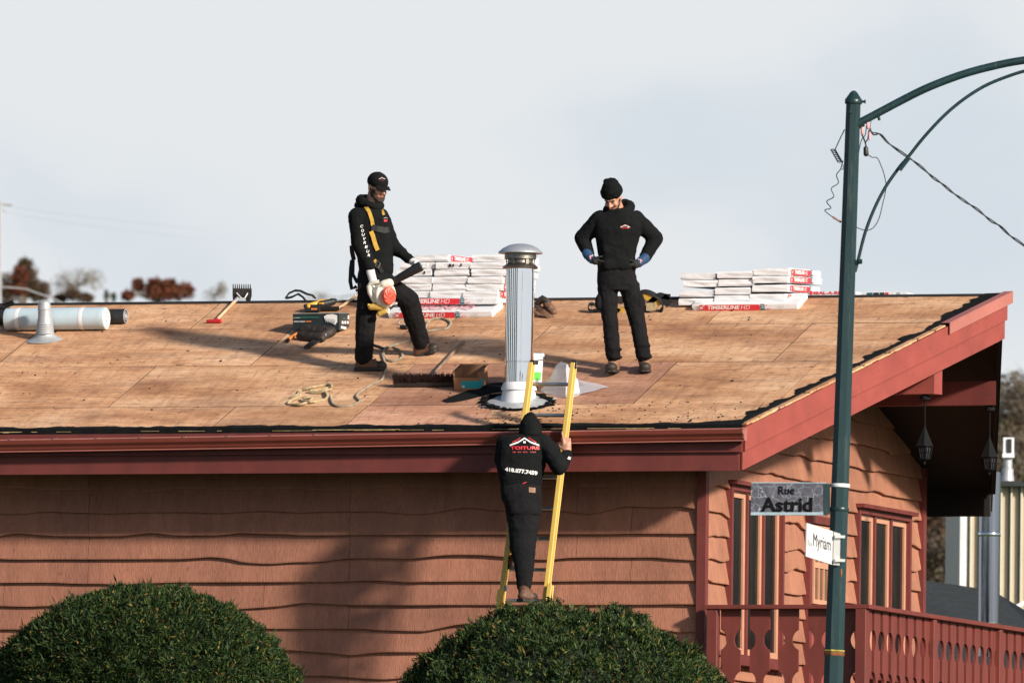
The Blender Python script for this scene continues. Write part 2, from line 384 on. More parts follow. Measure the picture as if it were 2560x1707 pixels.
M['cedar'] = leafmat('cedar_spray', [(0, (.007, .018, .007)), (.35, (.014, .036, .010)), (.7, (.034, .068, .015)), (.93, (.075, .105, .025)), (.975, (.20, .17, .04)), (1, (.25, .10, .03))])
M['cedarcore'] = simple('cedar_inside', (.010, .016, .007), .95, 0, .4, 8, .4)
M['leafred'] = leafmat('autumn_red_leaf', [(0, (.06, .018, .014)), (.5, (.15, .038, .022)), (.85, (.24, .075, .03)), (1, (.13, .10, .045))])
M['leafbrown'] = leafmat('brown_leaf', [(0, (.045, .028, .022)), (.5, (.10, .06, .04)), (.85, (.15, .09, .05)), (1, (.07, .08, .035))])
M['leafgrey'] = leafmat('bare_twig', [(0, (.22, .19, .18)), (.6, (.30, .26, .24)), (1, (.34, .32, .18))])
M['leafgrey2'] = leafmat('brown_twig', [(0, (.06, .045, .035)), (.6, (.13, .10, .08)), (1, (.17, .15, .07))])
M['needle'] = leafmat('spruce_needle', [(0, (.012, .035, .028)), (1, (.035, .075, .05))])
def trans_mat():
    m, b, nt = bsdf('milky_plastic', (.70, .70, .76), .35, 0, .5)
    b.inputs['Alpha'].default_value = .62; b.inputs['Transmission Weight'].default_value = 0.0; return m
M['plastic'] = trans_mat()
def stone_sign():
    m, b, nt = bsdf('stone_pattern_print', (.2, .2, .24), .4)
    t = nt.nodes.new('ShaderNodeTexCoord'); mpn = nt.nodes.new('ShaderNodeMapping'); nt.links.new(t.outputs['Object'], mpn.inputs[0]); mpn.inputs['Scale'].default_value = (1, 1, 1.15)
    v = nt.nodes.new('ShaderNodeTexVoronoi'); v.feature = 'DISTANCE_TO_EDGE'; v.inputs['Scale'].default_value = 13; nv = nt.nodes.new('ShaderNodeTexNoise'); nv.inputs['Scale'].default_value = 9; nt.links.new(mpn.outputs[0], nv.inputs[0])
    va = nt.nodes.new('ShaderNodeVectorMath'); va.operation = 'MULTIPLY_ADD'; nt.links.new(nv.outputs[1], va.inputs[0]); va.inputs[1].default_value = (.12, .12, .12); nt.links.new(mpn.outputs[0], va.inputs[2])
    nt.links.new(va.outputs[0], v.inputs[0])
    base = ramp(nt, noise_n(nt, 14), [(.3, (.05, .05, .07)), (.7, (.11, .11, .145))])
    c = mixc(nt, ramp(nt, v.outputs[0], [(.0, (.9,)), (.03, (0,))]), base, (.34, .40, .44))
    nt.links.new(c, b.inputs['Base Color']); return m
M['stone'] = stone_sign()
# ------------------------------------------------------------------ ground
GP = [(-700, -5.4), (-60, -5.3), (-30, -3.6), (-12, -2.1), (-2.2, -.06), (9.5, -.05), (30, .8), (60, 2.5), (140, 6.0), (300, 16), (560, 36.5), (720, 38), (3000, 38)]
def gz(y):
    for (a, za), (b, zb) in zip(GP, GP[1:]):
        if y <= b: return za + (zb-za)*max(0, (y-a))/(b-a)
    return GP[-1][1]
mb = MB(); xs = [-1500, -500, -250]+list(range(-150, 161, 10))+[260, 500, 1500]; ys = [-700, -300, -150, -100, -80, -60, -45, -30, -20, -12, -7, -2.2, 0, 4, 9.5]+list(range(20, 740, 20))+[1000, 1500, 3000]
vs = [(x, y, gz(y)+(0 if -4 < y < 10 else .35*noise.noise(V((x*.05, y*.05, 0))))) for y in ys for x in xs]; nx = len(xs)
mb.add(vs, [(j*nx+i, j*nx+i+1, (j+1)*nx+i+1, (j+1)*nx+i) for j in range(len(ys)-1) for i in range(nx-1)])
mb.build('ground', M['grass'], smooth=True, kind='structure')
mb = MB(); mb.add([(-300, -29, gz(-29)+.5), (300, -29, gz(-29)+.5), (300, -21, gz(-21)+.5), (-300, -21, gz(-21)+.5)], [(0, 1, 2, 3)])
mb.prism([(-300, -29, gz(-29)+.5), (300, -29, gz(-29)+.5), (300, -21, gz(-21)+.5), (-300, -21, gz(-21)+.5)], (0, 0, -.9))
mb.build('road', M['asphalt'], kind='structure')
# ------------------------------------------------------------------ house
XL, XE = -9.0, 2.11
def xr(v): return XE + PROW*(1-abs(v-HS)/HS)
def rz(v): return HE + KP*(v if v <= HS else 2*HS-v)
house = thing('house', 'low wooden house with stained lap siding and a stripped plywood roof under repair', 'house', (-3.5, 4, 0))
mb = MB(); U = .17
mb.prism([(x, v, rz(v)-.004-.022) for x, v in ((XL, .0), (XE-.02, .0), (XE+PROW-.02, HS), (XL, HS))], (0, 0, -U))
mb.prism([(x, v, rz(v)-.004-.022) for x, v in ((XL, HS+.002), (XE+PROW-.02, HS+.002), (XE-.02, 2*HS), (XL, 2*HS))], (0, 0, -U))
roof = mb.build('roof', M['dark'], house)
mb = MB()
mb.prism([(x, v, rz(v)) for x, v in ((XL, HS+.004), (XE+PROW-.05, HS+.004), (XE-.05, 2*HS), (XL, 2*HS))], (0, 0, -.02))
mb.build('far_slope_shingles', M['shingledark'], roof)
# plywood sheets
plyred = M['ply'].copy(); plyred.name = 'plywood_reddish'
for n_ in plyred.node_tree.nodes:
    if n_.type == 'VALTORGB' and abs(n_.color_ramp.elements[0].position-.30) < 1e-3 and len(n_.color_ramp.elements) == 4:
        for e, c in zip(n_.color_ramp.elements, ((.36, .17, .115), (.50, .26, .17), (.58, .32, .22), (.66, .39, .27))): e.color = (*c, 1)
v1, v2 = roof_pt(640, 1016).y, roof_pt(640, 914).y
rows = [0.0, v1, v2, v2+1.145, HS]
seam = [roof_pt(1210, 1045).x, roof_pt(1655, 941).x, roof_pt(700, 850).x, roof_pt(1180, 760).x]
def clip_rake(poly, off):                                             # keep x <= xr(v)-off for v<=HS (a half-plane)
    res = []; n = len(poly)
    g = lambda p: (XE-off + PROW*p[1]/HS) - p[0]
    for i in range(n):
        a, b = poly[i], poly[(i+1) % n]; ga, gb = g(a), g(b)
        if ga >= 0: res.append(a)
        if ga*gb < 0: t = ga/(ga-gb); res.append((a[0]+(b[0]-a[0])*t, a[1]+(b[1]-a[1])*t))
    return res
rnd = random.Random(3)
for r in range(4):
    a, b = rows[r], rows[r+1]; x = seam[r]
    while x > XL: x -= 2.44
    xs_ = []
    while x < XE+PROW: xs_.append(x); x += 2.44
    if r == 0: xs_.append(roof_pt(885, 1045).x)
    if r == 1: xs_.append(roof_pt(2010, 941).x)
    xs_.sort(); xs_.append(XE+PROW+.1)
    for x0, x1 in zip(xs_, xs_[1:]):
        x0 = max(x0, XL)
        if x1-x0 < .05: continue
        q = clip_rake([(x0+.003, a+.0035), (x1-.003, a+.0035), (x1-.003, b-.0035), (x0+.003, b-.0035)], .05)
        if len(q) < 3: continue
        l = rnd.uniform(0, .003); tl = rnd.uniform(-.0006, .0006)
        mb = MB(); mb.prism([(px_, pv, rz(pv)+l+tl*(px_-x0)) for px_, pv in q], (0, 0, -.018))
        mt = plyred if (r == 0 and abs(x0-roof_pt(885, 1045).x) < .1) or (r == 1 and abs(x0-seam[1]+2.44) < .1) else M['ply']
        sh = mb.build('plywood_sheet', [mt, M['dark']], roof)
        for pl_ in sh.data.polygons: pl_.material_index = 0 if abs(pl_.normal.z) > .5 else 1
# torn underlayment left on the eave and the rake
def ragged(n, s, lo, hi, sc=1.7):
    return [lo+(hi-lo)*max(0, min(1, .5+1.1*noise.noise(V((i*sc/4+s, s*3.1, 0)))+.5*noise.noise(V((i*sc+s, 5.1, s)))+rnd.uniform(-.1, .1))) for i in range(n)]
mb = MB(); n = 260; w = ragged(n+1, 2.3, .004, .055, .5); b = []
for i in range(n+1):
    x = XL + (XE-XL)*i/n; edge = w[i]+(.10*max(0, (x-1.5)/.6) if x > 1.5 else 0)
    b += [(x, -.028, HE-.05), (x, -.028, HE+.006), (x, edge, HE+KP*edge+.014), (x, edge+.006, HE+KP*edge-.004)]
mb.add(b, [(4*i+k, 4*i+k+1, 4*i+5+k, 4*i+4+k) for i in range(n) for k in range(3)])
mb.build('torn_felt', M['tar'], roof)
mb = MB()
for i in range(44):
    if rnd.random() < .35: continue
    x = XL + i*.25 + rnd.uniform(-.1, .1); L = rnd.choice((.06, .12, .22, .45, .7))*rnd.uniform(.7, 1.2)
    if x+L > XE-.1: continue
    mb.cell((x, -.034-.0015*(i % 3), HE-.022-rnd.uniform(0, .008)), (L, 0, 0), (0, .004, 0), (0, 0, rnd.uniform(.002, .005)))
mb.build('sheet_edge', M['yellowwood'], roof, kind='stuff')
RD = V((PROW, HS, KP*HS)); RN = V((HS, -PROW, 0)).normalized(); FN = V((HS, PROW, 0)).normalized(); FD = V((-PROW, HS, -KP*HS))
R0 = V((XE, 0, HE)); RT = V((XE+PROW, HS, HE+KP*HS))
mb = MB(); n = 150; w = ragged(n+1, 7.7, .02, .11, .6); b = []
for i in range(n+1):
    t = i/n; p = R0+RD*t - V((.045, 0, 0)); ww = w[i]*(1.0 if t > .12 else 1.5)+(.10*max(0, (t-.75)/.25)); q = p-V((ww, 0, 0))
    b += [tuple(q+V((0, 0, -.004))), tuple(q+V((0, 0, .012))), tuple(p+V((0, 0, .016))), tuple(p+V((0, 0, -.012)))]
mb.add(b, [(4*i+k, 4*i+k+1, 4*i+5+k, 4*i+4+k) for i in range(n) for k in range(3)])
mb.build('torn_felt', M['tar'], roof)
mb = MB(); t = .01
while t < .74:
    L = rnd.uniform(.05, .13); o = R0+RD*t+V((0, 0, -.012)); mb.cell(o-RN*.045, RD*min(L, .76-t), RN*(.052+rnd.uniform(0, .012)), V((0, 0, rnd.uniform(.012, .022)))); t += L+rnd.uniform(0, .012)
mb.build('sheet_edge', M['ply'], roof, kind='stuff')
mb = MB(); t = .03
while t < .60:
    L = rnd.uniform(.03, .10); mb.cell(R0+RD*t-RN*.0+V((0, 0, -.016)), RD*L, RN*.014, V((0, 0, .008))); t += L+rnd.uniform(.01, .05)
mb.build('sheet_edge', M['yellowwood'], roof, kind='stuff')
mb = MB(); mb.cell((XL, HS-.06, rz(HS-.06)+.004), (XE+PROW-XL-.1, 0, 0), (0, .06, KP*.06), (0, 0, .006)); mb.build('ridge_strip', M['dark'], roof)
mb = MB(); rr_ = random.Random(21)
for i in range(250):
    x, y = (rr_.uniform(1180, 1860), rr_.uniform(1005, 1062)) if i < 100 else (rr_.uniform(0, 1900), rr_.uniform(770, 1060))
    if i > 205: x, y = rr_.uniform(1190, 1420), rr_.uniform(1000, 1058)
    p = roof_pt(x, y, .004)
    if p.x > xr(p.y)-.12: continue
    a = rr_.uniform(0, 6.3); L = rr_.uniform(.003, .011)*(1.8 if rr_.random() < .08 else 1); n_ = 5
    mb.prism([p+V((math.cos(a+k*1.26)*L*rr_.uniform(.5, 1.3), math.sin(a+k*1.26)*L*.8, math.sin(a+k*1.26)*L*.8*KP)) for k in range(n_)], (0, 0, rr_.uniform(.003, .008)))
mb.build('felt_crumbs', M['tar'], roof, kind='stuff')
# barge boards, fascia, gutter
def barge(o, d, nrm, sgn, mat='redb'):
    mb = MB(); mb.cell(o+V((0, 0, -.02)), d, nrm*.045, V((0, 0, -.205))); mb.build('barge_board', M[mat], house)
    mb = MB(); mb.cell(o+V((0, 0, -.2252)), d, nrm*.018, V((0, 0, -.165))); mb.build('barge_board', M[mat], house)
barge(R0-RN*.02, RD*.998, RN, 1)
barge(RT-FN*.06+FD*.004, FD*.975, FN*.6, 1, 'dark')  # far barge board coloured near-black for the shade on its inner face
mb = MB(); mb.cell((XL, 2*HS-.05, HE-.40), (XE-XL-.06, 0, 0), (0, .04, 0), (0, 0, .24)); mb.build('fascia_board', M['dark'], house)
mb = MB(); o = R0+RD*.765-RN*.05
mb.cell(o+V((0, 0, .012)), RD*.245, RN*.10, V((0, 0, .006))); mb.cell(o+RN*.092+V((0, 0, .013)), RD*.245, RN*.008, V((0, 0, -.10)))
mb.build('drip_edge', M['drip'], house)
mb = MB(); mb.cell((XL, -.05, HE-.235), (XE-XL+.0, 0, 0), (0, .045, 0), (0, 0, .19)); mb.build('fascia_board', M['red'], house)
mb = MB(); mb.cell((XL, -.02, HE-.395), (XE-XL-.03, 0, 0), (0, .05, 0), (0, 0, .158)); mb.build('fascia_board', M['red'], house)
zR = vert_pt(1852, 1072, -.17).z; zL = vert_pt(0, 1101, -.17).z; xRg = vert_pt(1860, 1072, -.17).x-.02; x0g = vert_pt(0, 1101, -.17).x
def gzt(x): return zR+(zL-zR)*(xRg-x)/(xRg-x0g)
prof = [(-.055, .0), (-.055, -.098), (-.125, -.098), (-.140, -.080), (-.146, -.06), (-.168, -.035), (-.172, -.012), (-.172, 0), (-.165, 0), (-.165, -.012), (-.160, -.032), (-.138, -.055), (-.132, -.078), (-.122, -.092), (-.060, -.092), (-.060, 0)]
mb = MB(); mb.loft([[V((x, y, gzt(x)+z)) for y, z in prof] for x in (XL, xRg)]); g = mb.build('gutter', M['gutter'], house)
mb = MB(); mb.tube([(XL, -.170, gzt(XL)+.002), (xRg, -.170, gzt(xRg)+.002)], .0075, 8); mb.build('gutter_lip', M['drip'], g, smooth=True)  # pale beads paint highlight lines along the gutter's lip and bottom edge
mb = MB(); mb.tube([(XL, -.128, gzt(XL)-.098), (xRg, -.128, gzt(xRg)-.098)], .006, 8); mb.build('gutter_lip', M['drip'], g, smooth=True)
mb = MB(); mb.prism([(xRg, y, gzt(xRg)+z) for y, z in prof[:8]], (.012, 0, 0)); mb.box((xRg+.006, -.115, gzt(xRg)+.006), (.02, .13, .012)); mb.build('end_cap', M['drip'], g)
for i in range(18):
    x = XL+.35+i*.405
    mb = MB(); mb.tube([(x, -.185, gzt(x)+.012), (x+.012, -.165, gzt(x)-.002), (x-.01, -.06, gzt(x)+.022)], .004, 5); mb.build('gutter_hanger', M['alu'], g)
# body behind the boards
def run_profile(x0, x1, inset=.0):
    a, b = YW+.02+inset, 2*HS-YW-.02-inset
    return [(x0, a, -.3), (x0, b, -.3), (x0, b, rz(b)-.195), (x0, HS, rz(HS)-.195), (x0, a, rz(a)-.195)]
mb = MB(); mb.prism(run_profile(-8.6, XW), (XW-.006+8.6, 0, 0)); wall = mb.build('wall', M['siding'], house)
mb = MB(); mb.cell((-8.6, YW+.01, -.3), (XW-.02+8.6, 0, 0), (0, -.35, 0), (0, 0, .25)); mb.build('foundation', M['whitepaint'], house)
PIT = .2056; z0 = vert_pt(1700, 1275, YW).z
def wave(row, s):
    a = noise.noise(V((s*1.05+row*9.3, row*3.7, .3))); c = noise.noise(V((s*2.6+row*5.1, row*1.9, 4.1)))
    g_ = max(0, abs(noise.noise(V((s*.55+row*4.7, row*2.3, 8.8))))-.17)*5
    return min(1, g_)*(.060*max(-.45, min(.5, a*1.7))+.022*c) + .003*c
def board(row, s0, s1, fnc, mat, ztop_lim=None, axis='x'):
    n = max(2, int((s1-s0)/.07)); zb0 = z0+row*PIT; rings = []
    for i in range(n+1):
        s = s0+(s1-s0)*i/n; zb = zb0-wave(row if axis == 'x' else row+40, s if axis == 'x' else s*1.9); zt = zb0+PIT+.035
        if ztop_lim:
            lim = ztop_lim(s); zt = min(zt, lim)
            if zt-zb < .012: continue
        k = (zt-zb)/(PIT+.035)
        rings.append([fnc(s, .008, zb), fnc(s, .050, zb), fnc(s, .051, zb+.012 if zt-zb > .03 else zb+.002), fnc(s, .050-.042*k, zt), fnc(s, .004, zt)])
    if len(rings) < 2: return
    mb = MB(); mb.loft(rings); mb.build('siding_board', mat, wall)
ff = lambda s, o, z: V((s, YW-o, z)); gf = lambda s, o, z: V((XW+o-.005, s, z))
xa, xb = vert_pt(876, 1450, YW).x, vert_pt(663, 1450, YW).x
for row in range(-9, 5):
    j = xb if row in (-4, -6) else xa
    cuts = [-8.6, j-4.88, j-2.44, j, j+2.1+.5*(row % 2), XW-.014]
    for a, b in zip(cuts, cuts[1:]): board(row, a+.002, b-.002, ff, M['siding'], lambda s: HE-.2)
W1 = (gab(1810, 1500).y, gab(1943, 1500).y, gab(1880, 1655).z, gab(1812, 1209).z)
W2 = (gab(2130, 1500).y, gab(2261, 1500).y, gab(2150, 1682).z, gab(2133, 1268).z)
DR = (gab(2003, 1500).y, gab(2092, 1500).y, .33, gab(2006, 1286).z)
for row in range(-9, 13):
    zc = z0+row*PIT+.1; lo, hi = YW, 2*HS-YW; seg = [(lo, hi)]
    for (a, b, c, d) in (W1, W2, DR):
        if zc > c-.02 and zc < d+.02:
            new = []
            for s, e in seg:
                if b <= s or a >= e: new.append((s, e))
                else:
                    if a > s: new.append((s, a))
                    if b < e: new.append((b, e))
            seg = new
    for s, e in seg:
        parts = [s, e] if e-s < 4 else [s, s+(e-s)*.36+.2*(row % 3), s+(e-s)*.72, e]
        for a, b in zip(parts, parts[1:]): board(row, a+.002, b-.002, gf, M['siding2'], lambda s: rz(s)-.20, 'y')
for y in (YW, 2*HS-YW):
    mb = MB(); mb.cell((XW-.012, y-.065, -.1), (.080, 0, 0), (0, .09, 0), (0, 0, rz(y)-.2+.1)); mb.build('corner_trim', M['red'], house)
def fr(mb, y0, y1, z0_, z1, x0, x1, w):                                # a rectangular frame standing off the gable wall
    mb.cell((x0, y0, z0_), (x1-x0, 0, 0), (0, w, 0), (0, 0, z1-z0_)); mb.cell((x0, y1-w, z0_), (x1-x0, 0, 0), (0, w, 0), (0, 0, z1-z0_))
    mb.cell((x0, y0+w, z0_), (x1-x0-.001, 0, 0), (0, y1-y0-2*w, 0), (0, 0, w)); mb.cell((x0, y0+w, z1-w), (x1-x0-.001, 0, 0), (0, y1-y0-2*w, 0), (0, 0, w))
for (y0, y1, za, zb) in (W1, W2):
    mb = MB(); fr(mb, y0, y1, za, zb, XW, XW+.066, .05); mb.cell((XW, y0-.03, zb), (.12, 0, 0), (0, y1-y0+.06, 0), (0, 0, .035))
    wd = (y1-y0-.10)/3
    for i in (1, 2): mb.cell((XW, y0+.05+wd*i-.022, za+.05), (.046, 0, 0), (0, .044, 0), (0, 0, zb-za-.1))
    win = mb.build('window', M['red'], house)
    mb = MB(); mb.cell((XW, y0-.03, za-.05), (.13, 0, 0), (0, y1-y0+.06, 0), (0, 0, .048)); mb.build('sill', M['red'], win)
    for i in range(3):
        a = y0+.05+wd*i+(.022 if i else 0); b = y0+.05+wd*(i+1)-(.022 if i < 2 else 0)
        mb = MB(); fr(mb, a+.001, b-.001, za+.051, zb-.051, XW+.001, XW+.026, .055); mb.build('sash', M['peach'], win)
        mb = MB(); mb.cell((XW+.002, a+.055, za+.106), (.006, 0, 0), (0, b-a-.11, 0), (0, 0, zb-za-.212)); mb.build('pane', M['glass'], win)
y0, y1, za, zb = DR
mb = MB(); mb.cell((XW, y0+.07, za), (.03, 0, 0), (0, y1-y0-.14, 0), (0, 0, zb-za-.07)); door = mb.build('door', M['redb'], house)
mb = MB(); fr(mb, y0, y1, za-.06, zb, XW, XW+.08, .068); mb.build('door_frame', M['red'], door)
ga, gb2, gzb, gzt2 = gab(2023, 1500).y, gab(2060, 1500).y, gab(2030, 1509).z, gab(2030, 1312).z
mb = MB(); fr(mb, ga-.03, gb2+.03, gzb, gzt2, XW+.03, XW+.05, .04)
for i in (1, 2): mb.cell((XW+.03, ga+(gb2-ga)*i/3-.012, gzb+.04), (.016, 0, 0), (0, .024, 0), (0, 0, gzt2-gzb-.08))
mb.cell((XW+.0301, ga, (gzb+gzt2)/2-.03), (.0175, 0, 0), (0, gb2-ga, 0), (0, 0, .05)); mb.build('muntin_grid', M['peach'], door)
mb = MB(); mb.cell((XW+.0302, ga+.01, gzb+.04), (.004, 0, 0), (0, gb2-ga-.02, 0), (0, 0, gzt2-gzb-.08)); mb.build('pane', simple('amber_glass', (.16, .08, .04), .25), door)
mb = MB(); mb.tube([(XW+.03, y1-.13, za+.95), (XW+.09, y1-.13, za+.95), (XW+.09, y1-.22, za+.95)], .012, 8); mb.build('handle', M['brass'], door)
# deck
mb = MB(); mb.cell((XW+.05, .50, .16), (1.50, 0, 0), (0, 12.0, 0), (0, 0, .15)); mb.build('deck', M['rail'], house)
# purlins under the prow
def find_v(target, lo, hi):
    best = None
    for i in range(400):
        v = lo+(hi-lo)*i/399; e = abs(pix((xr(v)-.10, v, rz(v)-.3))[0]-target)
        if best is None or e < best[0]: best = (e, v)
    return best[1]
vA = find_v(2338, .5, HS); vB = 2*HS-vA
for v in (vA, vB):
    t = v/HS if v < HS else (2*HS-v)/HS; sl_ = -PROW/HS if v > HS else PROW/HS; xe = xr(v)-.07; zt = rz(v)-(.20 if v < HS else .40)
    mb = MB(); mb.prism([(XW, v-.06, zt), (xe-sl_*.06, v-.06, zt), (xe+sl_*.06, v+.06, zt), (XW, v+.06, zt)], (0, 0, -(.42 if v < HS else .215))); mb.build('purlin', M['redb'] if v < HS else M['red'], house)  # far purlin's darker red paints in the shade on its face
# lanterns
def lantern(apx, apy, v, label, purl_z):
    p = vert_pt(apx, apy, v); t = thing('lantern', label, 'lantern', p, 'lanterns under the roof overhang')
    z = p.z; h = .175
    mb = MB(); mb.tube([p, (p.x, p.y, purl_z)], .006, 6); mb.lathe([(.045, 0), (.045, .03), (.02, .045)], (p.x, p.y, purl_z-.045), n=12); mb.build('hanger', M['lant'], t)
    mb = MB(); mb.lathe([(.088, -h), (.084, -h+.008), (.012, -.012), (.010, .01)], p, n=6); mb.build('lantern_roof', M['lant'], t)
    mb = MB()
    for k in range(6):
        a = 2*math.pi*k/6; c0 = V((math.cos(a), math.sin(a), 0)); mb.tube([p+c0*.072+V((0, 0, -h)), p+c0*.050+V((0, 0, -h-.105))], .006, 5)
        a2 = a+math.pi/6; c1 = V((math.cos(a2), math.sin(a2), 0)); mb.tube([p+c1*.062+V((0, 0, -h)), p+c1*.044+V((0, 0, -h-.105))], .003, 4)
    for q, r_ in ((-.003, .07), (-.052, .059), (-.105, .05)): mb.tube([p+V((math.cos(math.pi*k/3)*r_, math.sin(math.pi*k/3)*r_, -h+q)) for k in range(6)], .004, 5, closed=True)
    mb.lathe([(.003, -h-.165), (.014, -h-.15), (.010, -h-.135), (.052, -h-.112), (.052, -h-.104)], p, n=12)
    mb.build('cage', M['lant'], t, smooth=False)
    mb = MB(); mb.lathe([(.042, -h-.10), (.060, -h-.004)], p, n=6); mb.build('glass', simple('lantern_glass', (.05, .05, .055), .3, 0, .2, spec=.2), t)
    mb = MB(); mb.lathe([(.012, -h-.09), (.014, -h-.03)], p, n=10); mb.build('candle', M['leather'], t)
lantern(2312, 1066, vA, 'dark metal lantern hanging under the block end near the lower roof edge', rz(vA)-.622)
lantern(2474, 1094, vB, 'dark metal lantern hanging at the far end of the overhang, half lost in shadow', rz(vB)-.617)
# ------------------------------------------------------------------ balcony railing
YR = .44; RZ = vert_pt(2000, 1511, YR).z; c0 = vert_pt(2160, 1512, YR); xl = vert_pt(1770, 1512, YR).x
zc1, zc2 = vert_pt(1971, 1598, YR).z, vert_pt(1971, 1702, YR).z
rail = thing('balcony_railing', 'red stained balcony railing of cut-out boards around the entrance deck', 'railing', (c0.x, YR, .31))
def baluster(c, ax, nrm):
    hw, r, pitch = .089, .099, .262; half = []; ztop = RZ-.035; zb = .36; gap = pitch/2-hw
    half.append((hw, ztop))
    for zc in (zc1, zc2):
        a0 = math.acos(gap/r)
        for i in range(9):
            a = a0-2*a0*i/8; half.append((pitch/2-r*math.cos(a), zc+r*math.sin(a)))
    half.append((hw, zb)); poly = half+[(-a, b) for a, b in half[::-1]]
    mb = MB(); mb.prism([V((c[0], c[1], 0))+ax*a+V((0, 0, b))-nrm*.0 for a, b in poly], nrm*.025); mb.build('baluster_board', M['rail'], rail)
for px_ in (1825, 1898, 1970, 2043, 2115): baluster((vert_pt(px_, 1600, YR).x, YR+.012), V((1, 0, 0)), V((0, 1, 0)))
XR = c0.x+.02; posts = [gab(px_, 1560, XR-XW).y for px_ in (2332, 2497)]; bay = posts[1]-posts[0]; ys_ = [YR-.05, posts[0], posts[1], posts[1]+bay, posts[1]+2*bay]
for a, b in zip(ys_, ys_[1:]):
    n = 8
    for i in range(n): baluster((XR-.012, a+.05+(b-a-.05)*(i+.5)/n+.0), V((0, 1, 0)), V((-1, 0, 0)))
def post(x, y): 
    mb = MB(); mb.box((x, y, (RZ-.04+.3)/2), (.095, .095, RZ-.04-.3)); mb.build('post', M['rail'], rail, bevel=.004)
post(xl+.05, YR); post(XR-.03, YR-.02)
for y in ys_[1:]: post(XR-.02, y)
mb = MB(); mb.cell((xl-.02, YR-.06, RZ-.038), (XR-xl+.07, 0, 0), (0, .115, 0), (0, 0, .038)); mb.build('handrail', M['rail'], rail, bevel=.004)
mb = MB(); mb.cell((XR-.07, YR+.056, RZ-.0385), (.115, 0, 0), (0, ys_[-1]-YR, 0), (0, 0, .038)); mb.build('handrail', M['rail'], rail, bevel=.004)
mb = MB(); mb.cell((xl, YR+.042, .42), (XR-xl-.08, 0, 0), (0, .035, 0), (0, 0, .08)); mb.build('bottom_rail', M['rail'], rail)
mb = MB(); mb.cell((XR-.08, YR+.05, .42), (.035, 0, 0), (0, ys_[-1]-YR, 0), (0, 0, .08)); mb.build('bottom_rail', M['rail'], rail)
# ------------------------------------------------------------------ chimney flue
cb = roof_pt(1297, 996); PX = 1/281.0
def zat(y): return face_pt(1300, y, cb).z
flue = thing('chimney_flue', 'tall polished steel chimney flue with domed cowl standing on the roof', 'chimney', cb)
R = .1275
mb = MB(); s_ = RN*0
q = [roof_pt(x, y, .006) for x, y in ((1197, 1016), (1275, 975), (1391, 996), (1330, 1024), (1260, 1024))]
mb.prism(q, (0, 0, .006)); fl = mb.build('base_flashing', M['steel2'], flue)
mb = MB()
for i in range(60):
    a = i/60*2*math.pi; rr = .33+.07*noise.noise(V((i*.7, 1, 0))); p = roof_pt(1293+math.cos(a)*rr*255, 1003+math.sin(a)*rr*62, .012)
    mb.ell(p, (rnd.uniform(.02, .055), rnd.uniform(.02, .05), rnd.uniform(.006, .016)), n=8)
mb.build('tar_beading', M['tar'], fl, smooth=True)
mb = MB(); mb.lathe([(.172, zat(1020)-cb.z), (.170, zat(1008)-cb.z), (.142, zat(976)-cb.z), (.139, zat(972)-cb.z)], cb, n=32); mb.build('cone', M['whitepaint'], flue, smooth=True)
mb = MB(); mb.lathe([(.157, zat(976)-cb.z), (.157, zat(971)-cb.z), (.137, zat(957)-cb.z), (.130, zat(956)-cb.z)], cb, n=32); mb.build('storm_collar', M['whitepaint'], flue, smooth=True)
zj = zat(905)-cb.z
mb = MB(); mb.lathe([(R, zat(975)-cb.z), (R, zj-.004)], cb, n=40); mb.build('pipe', M['steel'], flue, smooth=True)
mb = MB(); mb.lathe([(R, zj+.004), (R-.003, zat(670)-cb.z)], cb, n=40); mb.build('pipe', M['steel'], flue, smooth=True)
mb = MB(); mb.lathe([(R, zj-.006), (R+.004, zj-.003), (R+.004, zj+.003), (R, zj+.006)], cb, n=40); mb.build('joint_band', M['steel'], flue, smooth=True)
mb = MB(); z = lambda y: zat(y)-cb.z
mb.lathe([(.150, z(672)), (.158, z(669)), (.150, z(666)), (.112, z(658)), (.108, z(634)), (.092, z(634))], cb, n=32)
mb.lathe([(.140, z(648)), (.140, z(632)), (.122, z(628)), (.118, z(640))], cb, n=32)
for k in range(6):
    a = math.pi*k/3+.3; c_ = V((math.cos(a), math.sin(a), 0)); tg = V((-math.sin(a), math.cos(a), 0))
    mb.cell(cb+c_*.118-tg*.014+V((0, 0, z(662))), tg*.028, c_*.008, V((0, 0, z(640)-z(662))))
mb.build('cowl', M['cowl'], flue, smooth=True)
mb = MB(); mb.lathe([(.193, z(634)), (.196, z(633)), (.193, z(630)), (.15, z(620)), (.10, z(613)), (.05, z(610)), (.002, z(609))], cb, n=32); mb.build('dome', M['domem'], flue, smooth=True)
# ------------------------------------------------------------------ ladder
LS, LC = math.sin(math.radians(14)), math.cos(math.radians(14))
LP = V((0, -.185, HE-.03)); LN = V((0, LC, -LS))
def lad(x, y, o=0): return plane(x, y, LP-V((0, o, 0)), LN)
ladder = thing('extension_ladder', 'yellow fibreglass extension ladder leaning on the gutter with grey rungs', 'ladder', lad(1308, 1720))
def railseg(a, b, name, off=0, w=.055):
    p, q = lad(*a, off), lad(*b, off); d = (q-p); x = V((1, 0, 0)); x = (x-d.normalized()*x.dot(d.normalized())).normalized(); nn = d.normalized().cross(x)
    mb = MB()                                                           # C-channel: web and two flanges
    mb.cell(p-x*.009, d, x*.018, nn*w-nn*0)
    for s in (0, 1): mb.cell(p-nn*(.012 if s == 0 else 0)+nn*w*s-x*.0195, d, x*.039, nn*.010)
    return mb.build(name, M['fibreglass'], ladder, bevel=.003)
LX0, LX1 = (1332, 910), (1251, 1545); RX0, RX1 = (1437, 911), (1358, 1575)
def lx(A, B, y): return A[0]+(B[0]-A[0])*(y-A[1])/(B[1]-A[1])
